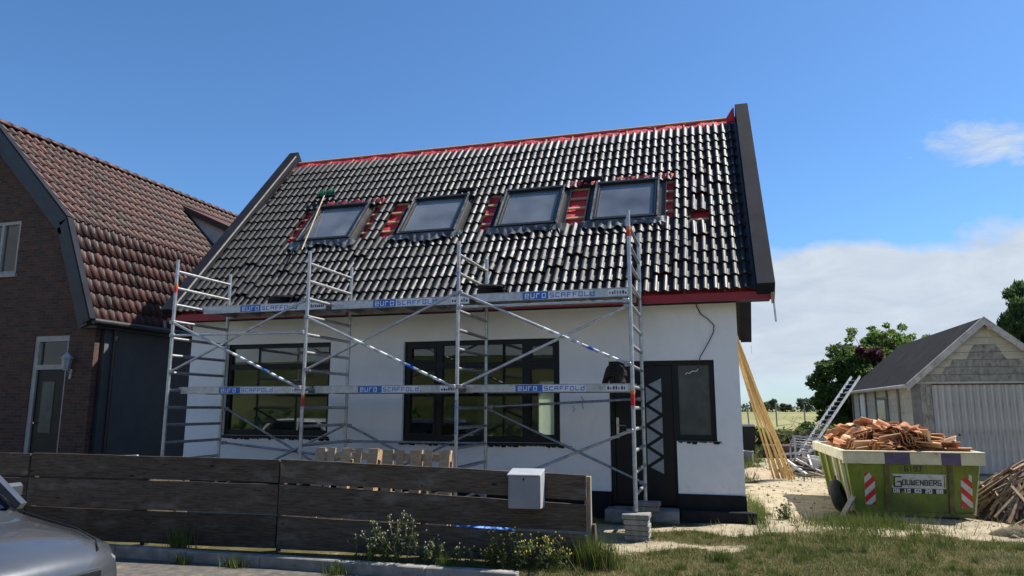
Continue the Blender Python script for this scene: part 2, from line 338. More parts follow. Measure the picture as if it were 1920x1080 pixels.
# road
ASPH = PM('road_paving', (.32, .30, .265), (.23, .215, .19), 5, .9, bump=.6, bscale=50, bd=.006, dirt=(.16, .14, .11), dscale=1.5)
tag(MB().box(-300, 300, -8.6, -2.395, -.14, -.102).build('road', ASPH), kind='structure')
tag(MB().box(-60, 30, -3.55, -2.394, -.13, -.097).build('added_dark_strip', PM('added_dark_pavers', (.105, .095, .08), (.06, .055, .047), 9, .9, bump=.8, bscale=40, bd=.01, dirt=(.16, .14, .10), dscale=3)), kind='structure')  # dark strip added over the near road, the rest kept pale for bounced light
kb = PM('kerb_stone', (.26, .245, .22), (.17, .16, .145), 6, .9, bump=.5, rnd=.15, dirt=(.10, .09, .06), dscale=5)
kroot = MB().box(-40, -.95, -2.38, -2.30, -.3, -.03).build('kerb', kb); tag(kroot, kind='structure')
for i in range(8):
    x1 = -.95-i*1.0; MB().box(x1-.992, x1, -2.392, -2.27, -.14, .028+random.uniform(-.006, .006)).build('kerb_stone', kb, kroot, bevel=.012)
# grassy dike across the road, mirrored in the windows
t = NT('dike_grass'); t.base(t.mix(t.ramp(t.noise(.16, 9, .75, t.coord((.6, 1, 2.5))), .38, .62), (.035, .052, .018), (.105, .105, .048)), .95, 0, .1); t.bump(t.noise(6, 6, .7), .8, .08)
db = MB(); prof = [(-16, -.15), (-18, .1), (-22, 1.2), (-30, 4.2), (-34, 5.2), (-38, 5.3), (-60, -.15)]
xs = list(np.linspace(-220, 220, 45)); 
dv = [(x, y+.6*math.sin(x*.11+j), zz+(.18*math.sin(x*.23+j*1.3) if zz > 0 else 0)) for x in xs for j, (y, zz) in enumerate(prof)]
db.add(dv, [(i*7+j, (i+1)*7+j, (i+1)*7+j+1, i*7+j+1) for i in range(44) for j in range(6)])
tag(db.build('dike', t.m, smooth=True), kind='structure')

# ------------------------------------------------------------------ the white house
HX0, HX1, YF, YR = -8.59, 1.43, 1.75, 8.45
E0 = Vector((0, 1.40, 3.43)); RG = Vector((0, 5.10, 7.72)); SV = (RG-E0); SLEN = SV.length; SV.normalize(); NV = Vector((0, -SV.z, SV.y))
def RP(x, s, h=0): return E0 + SV*s + NV*h + Vector((x, 0, 0))
house = thing('house', 'white rendered house with black tiled roof, four skylights and black window frames', 'house', (-3.6, 5.1, 0))
def holed_wall(x0, x1, z0, z1, holes, y0, y1):
    xs = sorted({x0, x1, *[h[0] for h in holes], *[h[1] for h in holes]}); zs = sorted({z0, z1, *[h[2] for h in holes], *[h[3] for h in holes]})
    inh = lambda x, z: any(h[0] < x < h[1] and h[2] < z < h[3] for h in holes)
    mb = MB(); n_, m_ = len(xs), len(zs); sol = {}
    for i in range(n_-1):
        for j in range(m_-1): sol[i, j] = not inh((xs[i]+xs[i+1])/2, (zs[j]+zs[j+1])/2)
    vid = {}; v = []; f = []
    def V(i, j, k):
        if (i, j, k) not in vid: vid[i, j, k] = len(v); v.append((xs[i], (y0, y1)[k], zs[j]))
        return vid[i, j, k]
    for (i, j), s_ in sol.items():
        if not s_: continue
        f.append((V(i, j, 0), V(i+1, j, 0), V(i+1, j+1, 0), V(i, j+1, 0))); f.append((V(i, j, 1), V(i, j+1, 1), V(i+1, j+1, 1), V(i+1, j, 1)))
        for di, dj, a, b in ((-1, 0, (i, j), (i, j+1)), (1, 0, (i+1, j+1), (i+1, j)), (0, -1, (i+1, j), (i, j)), (0, 1, (i, j+1), (i+1, j+1))):
            if not sol.get((i+di, j+dj), False): f.append((V(*a, 0), V(*b, 0), V(*b, 1), V(*a, 1)))
    return mb.add(v, f)
W1 = (-7.78, -5.58, 1.17, 2.84); W2 = (-4.15, -1.37, 1.11, 2.81); DO = (-.57, .46, .18, 2.41); SL = (.46, 1.06, 1.17, 2.41)
wf = holed_wall(HX0, HX1, .39, 3.55, [W1, W2, (DO[0], DO[1], .39, DO[3]), SL], YF, YF+.28).build('front_wall', PLASTER, house)
for nm, x0, x1 in (('gable_wall', HX0, HX0+.28), ('gable_wall', HX1-.28, HX1)):
    zt = 7.38; MB().prism([(x0, YF+.281, 0), (x0, YF+.281, 3.55), (x0, 5.1, zt), (x0, YR, 3.55), (x0, YR, 0)], (x1-x0, 0, 0)).build(nm, PLASTER, house)
holed_wall(HX0+.281, HX1-.281, 0, 3.5, [(-3.30, -2.72, .2, 2.35)], YR-.28, YR-.001).build('rear_wall', PLASTER, house)
MB().box(HX0+.29, HX1-.29, YF+.29, YR-.29, .0, .14).build('floor', FLOORIN, house)
MB().box(HX0+.281, HX1-.281, YF+.282, YR-.282, 3.0, 3.08).build('ceiling', DARKIN, house)
MB().box(-5.05, -4.93, YF+.30, YR-.3, .141, 2.999).build('partition_wall', DARKIN, house)
MB().box(-1.15, -1.03, YF+.30, YR-.3, .141, 2.999).build('partition_wall', DARKIN, house)
MB().box(-3.30, -2.72, YR-.2, YR-.19, .2, 2.35).build('window_blind', BLIND, house)
# plinth
for x0, x1 in ((HX0, DO[0]-.003), (DO[1]+.003, HX1)):
    MB().box(x0-.01, x1+.012, YF-.03, YF+.27, -.05, .388).build('plinth', PLINTH, house, bevel=.006)
MB().box(DO[1]+.02, HX1+.14, YF-.17, YF-.032, -.1, .17).build('plinth_footing', PLINTH, house, bevel=.012)
MB().box(HX0-.1, DO[0]-.05, YF-.14, YF-.032, -.1, .15).build('plinth_footing', PLINTH, house, bevel=.012)
MB().box(DO[0]-.05, DO[1]+.01, YF-.38, YF+.12, -.05, .165).build('doorstep', STEPM, house, bevel=.012)
# windows
def window(x0, x1, z0, z1, cols, ztr, vents, fw=.075):
    y0 = YF+.07; r = MB()
    r.box(x0, x1, y0, y0+.10, z0, z0+fw+.02).box(x0, x1, y0, y0+.10, z1-fw, z1).box(x0, x0+fw, y0+.001, y0+.099, z0+fw+.02, z1-fw).box(x1-fw, x1, y0+.001, y0+.099, z0+fw+.02, z1-fw)
    for c in cols: r.box(c-.055, c+.055, y0+.001, y0+.099, z0+fw+.02, z1-fw)
    xs = [x0+fw]+[v for c in cols for v in (c-.055, c+.055)]+[x1-fw]
    for i in range(0, len(xs), 2): r.box(xs[i], xs[i+1], y0+.002, y0+.098, ztr-.05, ztr+.05)
    wo_ = r.build('window', BLACKF, house)
    MB().box(x0-.03, x1+.03, YF-.035, y0-.001, z0-.035, z0-.002).build('sill', BLACKF, wo_, bevel=.006)
    for i in range(0, len(xs), 2):
        for zz0, zz1, top in ((z0+fw+.02, ztr-.05, 0), (ztr+.05, z1-fw, 1)):
            a, b = xs[i], xs[i+1]
            if (top and i//2 in vents) or (not top and i//2 in vents):
                q = .05 if top else .035; c = MB()
                c.box(a+.002, b-.002, y0-.012, y0+.06, zz0+.002, zz0+q).box(a+.002, b-.002, y0-.012, y0+.06, zz1-q, zz1-.002)
                c.box(a+.002, a+q, y0-.011, y0+.059, zz0+q, zz1-q).box(b-q, b-.002, y0-.011, y0+.059, zz0+q, zz1-q)
                c.build('casement', BLACKF, wo_); a, b, zz0, zz1 = a+q, b-q, zz0+q, zz1-q
            MB().box(a-.01, b+.01, y0+.04, y0+.052, zz0-.01, zz1+.01).build('pane', GLASS, wo_)
    return wo_
window(*W1, [], 2.42, [])
window(*W2, [-3.50, -1.965], 2.39, [0, 2])
# rough mortar edge under the big window
for x0, x1, z0 in ((W2[0]-.05, W2[1]+.2, W2[2]-.04), (W1[0]-.05, W1[1]+.05, W1[2]-.04), (SL[0]+.02, SL[1]+.06, SL[2])):
    mb = MB(); x = x0
    while x < x1:
        d = random.uniform(.05, .16); h = random.uniform(.01, .045); mb.prism([(x, YF-.012, z0), (min(x+d, x1), YF-.012, z0), (min(x+d*.8, x1), YF-.012, z0-h), (x+d*.2, YF-.012, z0-h*random.uniform(.5, 1))], (0, .0115, 0)); x += d*.95
    mb.build('mortar_edge', PLINTH, house)
# door and side light
y0 = YF+.09; fr = MB()
fr.box(DO[0], DO[0]+.075, y0, y0+.1, .18, 2.41).box(DO[1]-.04, DO[1]+.05, y0, y0+.1, .18, 2.335).box(DO[0]+.075, SL[1], y0+.001, y0+.099, 2.336, 2.409)
fr.box(SL[1]-.08, SL[1], y0, y0+.1, 1.17, 2.335).box(DO[1]+.051, SL[1]-.081, y0+.001, y0+.099, 1.172, 1.26)
fr.build('door_frame', BLACKF, house)
MB().box(DO[1]+.03, SL[1]-.06, y0+.04, y0+.055, 1.24, 2.35).build('side_light_pane', FROSTD, house)
dx0, dx1 = DO[0]+.078, DO[1]-.043
leaf = MB().box(dx0, dx1, y0+.03, y0+.08, .19, 2.333).build('door', BLACKF, house, bevel=.004)
pr_ = MB()
for a, b, c, d in ((dx0+.1, -.10, .32, 1.05), (dx0+.1, -.10, 1.2, 2.2)):
    pr_.box(a, b, y0+.022, y0+.0295, c, c+.02).box(a, b, y0+.022, y0+.0295, d-.02, d).box(a, a+.02, y0+.022, y0+.0295, c+.02, d-.02).box(b-.02, b, y0+.022, y0+.0295, c+.02, d-.02)
pr_.build('door_moulding', BLACKF, leaf)
xl, xr, z0, z1 = .0, .245, .68, 2.12; n_ = 9; dz = (z1-z0)/n_*1.0
for k in range(n_):
    zc = z0+dz*k; g = .030
    if k % 2 == 0: tri = [(xl+.045, zc+dz*.5), (xr, zc-dz*.5+g), (xr, zc+dz*1.5-g)] if 0 < k < n_-1 else ([(xl, zc+.0), (xr, zc+dz*1.5-g), (xl, zc+dz*.5)] if 0 else [(xl+.045, zc+dz*.5), (xr, zc-dz*.1 if k == 0 else zc-dz*.5+g), (xr, zc+dz*1.5-g if k == 0 else zc+dz*1.1)])
    else: tri = [(xr-.045, zc+dz*.5), (xl, zc+dz*1.5-g), (xl, zc-dz*.5+g)]
    MB().prism([(x, y0+.0255, zz) for x, zz in tri], (0, .004, 0)).build('pane', FROST, leaf)
hd = MB().box(-.475, -.435, y0+.018, y0+.0295, 1.20, 1.52).tube((-.455, y0-.03, 1.40), (-.455, y0+.02, 1.40), .011, 8).tube((-.46, y0-.03, 1.40), (-.32, y0-.03, 1.395), .011, 8).build('handle', STEEL, leaf)
# hanging cable
cp = [(.82, 1.735, 3.37), (.84, 1.73, 3.25), (.90, 1.72, 3.12), (1.0, 1.715, 3.04), (1.09, 1.715, 2.94), (1.08, 1.715, 2.84), (1.02, 1.715, 2.72), (.94, 1.71, 2.58), (.86, 1.705, 2.45), (.83, 1.70, 2.32), (.825, 1.69, 2.27)]
cbl = MB().path(cp, .008).build('cable', CABLE, house)
MB().path([(.825, 1.69, 2.27), (.80, 1.69, 2.23), (.74, 1.685, 2.235), (.69, 1.685, 2.20), (.65, 1.685, 2.21), (.63, 1.685, 2.18)], .007).build('cable_end', WHITEW, cbl)
MB().path([(-1.02, 1.735, 1.86), (-.98, 1.72, 1.80), (-1.0, 1.71, 1.72), (-.97, 1.70, 1.66)], .005).build('cable', CABLE, house)
MB().path([(-1.16, 1.735, 1.70), (-1.12, 1.72, 1.66), (-1.15, 1.71, 1.60)], .004).build('cable', CABLE, house)
# vertical drain pipe stub and soffit
RX0, RX1 = -8.66, 1.72
roof = MB().add([RP(RX0-.28, -.02, -.07), RP(RX1+.2, -.02, -.07), RP(RX1+.2, SLEN-.02, -.07), RP(RX0-.28, SLEN-.02, -.07), RP(RX0-.28, -.02, -.16), RP(RX1+.2, -.02, -.16), RP(RX1+.2, SLEN-.08, -.16), RP(RX0-.28, SLEN-.08, -.16)],
    [(0, 1, 2, 3), (7, 6, 5, 4), (0, 4, 5, 1), (1, 5, 6, 2), (2, 6, 7, 3), (3, 7, 4, 0)]).build('roof', FASCIA, house)
# underlay: wrinkled red membrane over the deck
mx, my = 170, 60; mv = []; 
for j in range(my+1):
    for i in range(mx+1):
        x = RX0-.02+(RX1-RX0+.04)*i/mx; s_ = -.01+(SLEN+.005)*j/my
        h = -.060+.012*math.sin(x*9+s_*3)*math.sin(s_*7+x)+.012*random.random()
        mv.append(RP(x, s_, h))
mf = [(j*(mx+1)+i, j*(mx+1)+i+1, (j+1)*(mx+1)+i+1, (j+1)*(mx+1)+i) for j in range(my) for i in range(mx)]
link('membrane', mk('membrane', mv, mf, MEMB, True), roof)
# rear slope
def RR(x, s, h=0):
    q = RP(x, s, h); return Vector((q.x, 10.2-q.y, q.z))
MB().hexa([RR(RX0-.25, 0, -.16), RR(RX1+.2, 0, -.16), RR(RX1+.2, SLEN-.20, -.16), RR(RX0-.25, SLEN-.20, -.16), RR(RX0-.25, 0, -.07), RR(RX1+.2, 0, -.07), RR(RX1+.2, SLEN-.09, -.07), RR(RX0-.25, SLEN-.09, -.07)]).build('rear_roof', TILE, house)
MB().box(HX0, RX1+.22, 1.405, 1.425, 3.27, 3.395).build('fascia', FASCIA, roof)
MB().box(HX0-.3, HX0-.001, 1.405, 1.425, 3.27, 3.395).build('fascia', FASCIA, roof)
MB().box(HX0-.3, RX1+.2, 1.426, YF-.001, 3.285, 3.30).build('soffit', VERGE, roof)
# battens
GA = .3265
for k in range(16):
    s_ = .31+GA*k
    if s_ < SLEN: MB().hexa([RP(x, s_+ds, h) for h in (-.043, -.012) for x, ds in ((RX0, 0), (RX1, 0), (RX1, .045), (RX0, .045))]).build('batten', BATTEN, roof)
MB().hexa([RP(x, SLEN+ds, h) for h in (-.055, -.025) for x, ds in ((RX0, -.03), (RX1, -.03), (RX1, .0), (RX0, .0))]).build('ridge_batten', BATTEN, roof)
x = RX0+.32
while x < RX1:
    MB().hexa([RP(xx, ds, h) for h in (-.066, -.044) for xx, ds in ((x, .05), (x+.03, .05), (x+.03, SLEN-.1), (x, SLEN-.1))]).build('counter_batten', BATTEN, roof); x += .6
for xa_, xb_ in ((RX0-.02, RX0+.03), (RX1-.045, RX1+.003)): MB().hexa([RP(x, s_, h) for h in (-.03, .03) for x, s_ in ((xa_, 0), (xb_, 0), (xb_, SLEN-.3), (xa_, SLEN-.3))]).build('verge_gap_shade', SKYFR, roof)  # dark strips added over the membrane as shade in the verge gaps
# ridge membrane upstand at the right end
MB().prism([(RX1-.02, 5.10, 7.70), (RX1-.02, 4.93, 7.55), (RX1-.02, 5.02, 7.86), (RX1-.02, 5.10, 7.93)], (-.012, 0, 0)).build('membrane_flap', MEMB, roof)
MB().prism([(RX1-.22, 5.05, 7.60), (RX1-.02, 5.00, 7.55), (RX1-.02, 5.06, 7.90), (RX1-.07, 5.06, 7.84)], (0, .012, 0)).build('membrane_flap', MEMB, roof)
# verge boards
def verge(xa, xb):
    c = lambda s_, h, rear: (RR if rear else RP)(xa, s_, h)
    hb, ht = -.17, .16
    ap = lambda h: Vector((xa, 5.10, RG.z + h/math.cos(math.atan2(SV.z, SV.y))))
    for rear in (0, 1):
        q = MB().prism([c(-.06, hb, rear), c(-.06, ht, rear), ap(ht), ap(hb)], (xb-xa, 0, 0)).build('verge_board', VERGE, roof, bevel=.004)
verge(RX1+.005, RX1+.262); verge(RX0-.272, RX0-.022)
MB().hexa([RP(x, s_, h) for h in (.14, .163) for x, s_ in ((RX0-.021, 0), (RX0+.001, 0), (RX0+.001, SLEN-.02), (RX0-.021, SLEN-.02))]).build('verge_lath', GREYL, roof)
for xx in (1.93, 1.955): MB().box(xx-.008, xx+.006, 1.28, 1.38, 3.20, 3.36).build('verge_timber_end', BATTEN, roof)
MB().bar((1.95, 1.33, 3.25), (1.965, 1.31, 2.92), .03, .006).build('hanging_strip', ALUD, roof)
MB().bar((RX0-.25, 1.36, 3.30), (RX0-.20, 1.34, 3.15), .05, .006).build('hanging_strip', ALUD, roof)
MB().bar((RX1+.25, 8.86, 3.22), (RX1+.255, 8.86, 3.0), .03, .006).build('hanging_strip', ALUD, roof)

# roof tiles (double-roll concrete tiles)
TW, TL = .30, .42
def tile_mesh():
    roll = ((0, 0), (.04, .010), (.10, .034), (.15, .042), (.23, .0435), (.31, .0415), (.39, .036), (.47, .027), (.545, .015), (.605, .004), (.66, 0))
    prof = [(u/2, h) for u, h in roll]+[(.5+u/2, h) for u, h in roll]+[(1.0, 0)]; m = len(prof); v = []; f = []
    for y_, zo, th in ((0, .033, 0), (TL, -.006, 0), (0, .033, .030), (0, .033, 0)):
        for u, h in prof: v.append((u*TW, y_-(.012*h/.043 if y_ == 0 else 0), h+zo-th))
    for i in range(m-1): f.append((i, i+1, m+i+1, m+i)); f.append((2*m+i, 2*m+i+1, 3*m+i+1, 3*m+i))
    f.append((4*m-1, 3*m-1, 2*m-1)); f.append((3*m, m, 2*m))
    me = mk('roof_tile', v, f, TILE, True)
    me.polygons.foreach_set('use_smooth', [(k < 2*(m-1) and k % 2 == 0) for k in range(len(f))]); return me
TM = tile_mesh()
OPEN = [(-7.24, -5.54), (-5.22, -3.37), (-3.07, .50)]
NCOL = 35; placed = []
DISP = {}   # slipped tiles: (col,row) -> shift up the slope
for x, s_, d in ((1.15, 3.75, .13), (.85, 3.45, .12), (1.1, 3.1, .10), (.85, 2.75, .12), (.95, 1.35, .13), (.65, 1.05, .14), (.65, .75, .12), (.25, .35, .12), (-1.6, .75, .13), (-2.7, .75, .13), (-3.0, .4, .10), (-1.15, 1.1, .12), (-6.9, 1.1, .12), (-7.6, .75, .12), (-7.9, 1.4, .11), (-7.4, .42, .1), (-5.3, 1.4, .13), (-2.35, 1.05, .12), (.94, 2.1, .21)):
    DISP[int((RX1-.04-x)/TW), int(s_/GA)] = d
for r in range(16):
    for c in range(NCOL):
        xl = RX1-.03-(c+1)*TW; s0 = r*GA
        if xl < RX0-.03 and c == NCOL-1 and r >= 11: continue
        mid = xl+TW/2
        if 6 <= r <= 9 and any(a < mid < b for a, b in OPEN): continue
        if r == 5 and abs(mid-.95) < .15: continue
        sh = DISP.get((c, r), 0)
        a = random.gauss(0, .006); B = Matrix(((1, 0, 0, 0), (0, SV.y, NV.y, 0), (0, SV.z, NV.z, 0), (0, 0, 0, 1)))
        P = RP(xl+random.gauss(0, .002), s0+sh+random.gauss(0, .004), .004+(.006 if sh else 0))
        M = Matrix.Translation(P) @ B @ Matrix.Rotation(a+(random.choice((-1, 1))*.025 if sh else 0), 4, 'Z') @ Matrix.Rotation(random.gauss(0, .009), 4, 'Y') @ Matrix.Rotation(random.gauss(0, .004), 4, 'X')
        placed.append(((P-CAM).length, M))
placed.sort(key=lambda q: q[0])
for d, M in placed[:300]: link('roof_tile', TM, roof, M)
tv = np.array([v.co for v in TM.vertices]); tf = [tuple(p.vertices) for p in TM.polygons]; ts = [p.use_smooth for p in TM.polygons]
V_, F_, S_ = [], [], []
for d, M in placed[300:]:
    A = np.array(M); b = sum(len(q) for q in V_); V_.append(tv @ A[:3, :3].T + A[:3, 3]); F_ += [tuple(b+i for i in q) for q in tf]; S_ += ts
me = mk('roof_tiles', np.concatenate(V_), F_, TILE); me.polygons.foreach_set('use_smooth', S_)
tag(link('roof_tiles', me, roof), kind='stuff')

# skylights
def skylight(xa, xb, sa=2.0, sb=3.25):
    fr = MB(); q = .058
    def rb(x0, x1, s0, s1, h0, h1, mb): mb.hexa([RP(x, s_, h) for h in (h0, h1) for x, s_ in ((x0, s0), (x1, s0), (x1, s1), (x0, s1))])
    rb(xa, xb, sa, sa+q, -.05, .115, fr); rb(xa, xb, sb-q, sb, -.05, .13, fr); rb(xa, xa+q, sa+q, sb-q, -.05, .118, fr); rb(xb-q, xb, sa+q, sb-q, -.05, .118, fr)
    o = fr.build('skylight', SKYFR, house)
    it = MB(); rb(xa+q, xb-q, sa+q, sa+q+.03, .03, .095, it); rb(xa+q, xb-q, sb-q-.03, sb-q, .03, .095, it); rb(xa+q, xa+q+.03, sa+q+.03, sb-q-.03, .03, .095, it); rb(xb-q-.03, xb-q, sa+q+.03, sb-q-.03, .03, .095, it)
    it.build('sash', SKYFR, o)
    for xx in (xa-.002, xb+.002):
        c = MB(); rb(xx-.014, xx+.014, sa-.02, sb+.02, .119, .135, c); c.build('cover_strip', LEAD, o)
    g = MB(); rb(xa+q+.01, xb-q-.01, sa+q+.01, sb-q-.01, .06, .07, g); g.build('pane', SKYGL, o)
    rv = MB(); rb(xa+q, xb-q, sa+q, sb-q, -.42, -.40, rv); rb(xa+q-.03, xa+q, sa+q, sb-q, -.40, -.05, rv); rb(xb-q, xb-q+.03, sa+q, sb-q, -.40, -.05, rv); rv.build('reveal', BLIND, o)
    for xa_, xb_ in ((xa-.14, xa-.002), (xb+.002, xb+.14)):       # side flashing with upstand
        s_ = MB(); rb(xa_, xb_, sa-.05, sb+.1, .0, .012, s_); e = xa_ if xa_ < xa-.05 else xb_-.012; rb(e, e+.012, sa-.05, sb+.1, .0125, .05, s_); s_.build('side_flashing', SKYFR, o)
    nn = 40; v = []                                               # wavy lead apron pressed over the tiles below
    for j, (s_, hh) in enumerate(((sa+.0, .085), (sa-.06, .075), (sa-.13, .068), (sa-.20, .064))):
        for i in range(nn+1):
            x = xa-.17+(xb-xa+.34)*i/nn
            wv = .016*math.cos((x-RX1+.03)*2*math.pi/.15+2.4)+.012*math.sin(x*23+j*2.1)+.010*random.random()
            v.append(RP(x, s_-(.05*math.sin(x*5.3+1.7*xa)+.03*math.sin(x*17))*(j/3)**2, hh+(wv if j else 0)+(.018*math.sin(x*6.5+xa) if j == 3 else 0)))
    f = [(j*(nn+1)+i, (j+1)*(nn+1)+i, (j+1)*(nn+1)+i+1, j*(nn+1)+i+1) for j in range(3) for i in range(nn)]
    link('apron_flashing', mk('apron_flashing', v, f, LEAD, True), o)
    return o
for xa, xb in ((-6.97, -5.80), (-4.75, -3.57), (-2.76, -1.59), (-.95, .22)): skylight(xa, xb)
# rolled lead ends and lifted membrane corners
for xx in (-3.62, -1.02): MB().tube(RP(xx-.22, 3.42, .10), RP(xx+.16, 3.40, .12), .055, 8, .04).build('rolled_flashing', PLINTH, roof, smooth=True)
for xa, xb in ((-5.8, -5.5), (.2, .5), (-1.5, -1.0), (-6.9, -6.0), (-.6, .1)):
    nn = 10; v = [RP(xa+(xb-xa)*i/nn, 3.28+.17*j, .015+.05*j+.02*math.sin(i*1.7+j)) for j in (0, 1) for i in range(nn+1)]
    link('membrane_flap', mk('membrane_flap', v, [(i, i+1, nn+2+i, nn+1+i) for i in range(nn)], MEMB, True), roof)

# ------------------------------------------------------------------ scaffold
scaf = thing('scaffold', 'aluminium tube scaffold with two levels of platforms before the white house', 'scaffold', (-3.75, .68, 0))
PX = [-7.5, -5.0, -2.5, 0.0]; SW = 1.35; ZP = 1.95
zk = lambda k: ZP+.28*k
TOPS = [4.11, 4.11, 4.11, 4.39]
for i, px in enumerate(PX):
    for yy in (0, SW):
        z0 = .36 if i == 3 else .08
        if i == 3 and yy: z0 = .315
        if i == 3 and not yy: z0 = .345
        p = MB().tube((px, yy, z0), (px, yy, TOPS[i]), .028, 12).build('pole', ALU, scaf, smooth=True)
        MB().tube((px, yy, zk(0)-.30), (px, yy, zk(0)-.26), .032, 12).build('collar', ALUD, p, smooth=True)
        if i < 3: MB().box(px-.07, px+.07, yy-.07, yy+.07, 0, .075).build('base_plate', CONC, scaf)
        bands = {(3, 0): ((4.02, 4.16), (1.70, 1.90)), (0, 0): ((3.55, 3.70),), (1, 0): ((1.68, 1.86),)}.get((i, 0 if yy == 0 else 1), ())
        for a, b in bands:
            MB().tube((px, yy, a), (px, yy, b-.05), 0.0287, 12, caps=False).build('red_band', REDP, p, smooth=True)
            MB().tube((px, yy, b-.05), (px, yy, b), 0.0288, 12, caps=False).build('orange_band', ORANGEP, p, smooth=True)
        if i == 2 and yy == 0:
            letters('lettering', 'euroSCAFFOLd', (px+.018, yy-.0295, 3.28), (0, 0, 1), (-1, 0, 0), .032, BLUEP, p)
            letters('lettering', 'euroSCAFFOLd', (px+.018, yy-.0295, 1.30), (0, 0, 1), (-1, 0, 0), .036, BLUEP, p)
    for k in range(-5, 9 if i == 3 else 8):
        MB().tube((px, .02, zk(k)), (px, SW-.02, zk(k)), .025, 10).build('rung', ALU, scaf, smooth=True)
def brace(i0, k0, i1, k1, yy, m=ALU, r=.020):
    a, b = Vector((PX[i0], yy, ZP+.28*k0)), Vector((PX[i1], yy, ZP+.28*k1)); d = (b-a).normalized()
    o = MB().tube(a+d*.05, b-d*.05, r, 10).build('brace', m, scaf, smooth=True)
    for e, s_ in ((a+d*.05, 1), (b-d*.05, -1)): MB().obox(e, .045, .028, .03, Matrix.Identity(3)).build('clamp', ALUD, o, bevel=.008)
    return o
FY, BY = -.048, SW+.046
for a in ((0, 4, 1, 0), (0, 1, 1, 5), (1, 4, 2, 0), (1, 1, 2, 5), (2, 5, 3, 1), (2, 0, 3, 4)): brace(*a, FY + (.0 if a[1] > a[3] else .04) - (.02 if a[1] > a[3] else 0))
brace(2, -5.6, 3, -2, FY+.03, ALUD)
brace(0, 3.15, 1, 3.1, FY-.005); brace(2, 4.15, 3, 4.15, FY-.01)
brace(2, -.95, 3, -.5, BY, ALUD); brace(2, -1.05, 3, -5, BY+.035, ALUD); brace(1, -3, 2, -3, BY+.02, ALUD); brace(0, -3.2, 1, -4, BY+.02, ALUD)
brace(1, -2, 2, -6, BY-.012, ALUD); brace(1, -6, 2, -2, BY+.04, ALUD); brace(0, -6, 1, -2, BY-.012, ALUD); brace(0, -1, 1, -5.4, BY+.04, ALUD)
# white safety stripes on the front diagonals
for (i0, k0, i1, k1), fr_ in (((2, 5, 3, 1), (.52, .95)), ((1, 4, 2, 0), (.35, .95)), ((0, 4, 1, 0), (.5, .9))):
    a, b = Vector((PX[i0], FY-.02, zk(k0))), Vector((PX[i1], FY-.02, zk(k1))); n_ = 7
    for q in range(n_):
        u = fr_[0]+(fr_[1]-fr_[0])*q/n_; du = (fr_[1]-fr_[0])/n_*.55
        MB().tube(a.lerp(b, u), a.lerp(b, u+du), .0212, 10, caps=False).build('sticker', BLUEP if q == 4 else WHITEP, scaf, smooth=True)
def platform(i, ya, yb, z, bh, lab=True, sx=(.83, 1.83)):
    x0, x1 = PX[i]+.06, PX[i+1]-.05; zt = z+.055
    o = MB().box(x0, x1, ya, ya+.035, zt-bh, zt).build('platform', ALU, scaf, bevel=.004)
    MB().box(x0, x1, yb-.035, yb, zt-bh, zt).build('side_beam', ALU, o, bevel=.004)
    MB().box(x0+.01, x1-.01, ya+.036, yb-.036, zt-.03, zt-.012).build('deck', PLY, o)
    for q in range(5):
        xx = x0+.15+(x1-x0-.3)*q/4; MB().box(xx-.02, xx+.02, ya+.036, yb-.036, zt-bh+.005, zt-.031).build('cross_beam', ALUD, o)
    MB().box(x0, x1, ya-.004, ya-.0005, zt-.012, zt-.002).build('lip', ALUD, o)
    for xx in (x0-.03, x1+.03):
        for yy in (ya+.05, yb-.05): MB().box(xx-.04, xx+.04, yy-.02, yy+.02, zt-.05, zt-.005).build('hook', ALUD, o)
    if lab:
        xs, h = PX[i]+sx[0], bh*.80; zb = zt-bh+bh*.08
        bw = .38*(sx[1]-sx[0])
        MB().box(xs-.02, xs+bw, ya-.003, ya-.0005, zb, zb+h).build('blue_sticker', BLUEP, o)
        MB().box(xs+bw+.001, xs+(sx[1]-sx[0]), ya-.003, ya-.0005, zb, zb+h).build('white_sticker', WHITEP, o)
        letters('lettering', 'euro', (xs+.025, ya-.004, zb+h*.2), (1, 0, 0), (0, 0, 1), h*.78, WHITEP, o, .62, .42*1.0)
        letters('lettering', 'SCAFFOLd', (xs+bw+.03, ya-.004, zb+h*.2), (1, 0, 0), (0, 0, 1), h*.56, BLUEP, o, .85, .60, .2)
        q = x1-.34 if i == 2 else x1-.30
        MB().box(q, q+.30, ya-.003, ya-.0005, zb+.005, zb+h-.005).build('type_sticker', WHITEP, o)
        for e in range(7): MB().box(q+.02+e*.038, q+.02+e*.038+random.uniform(.012, .028), ya-.005, ya-.0032, zb+h*.25, zb+h*random.uniform(.5, .8)).build('symbol', BLACKP, o)
for i in range(3):
    platform(i, .62, 1.30, zk(5)+(.0, -.01, .01)[i], .135)
    platform(i, .22, .88, zk(0), .115)

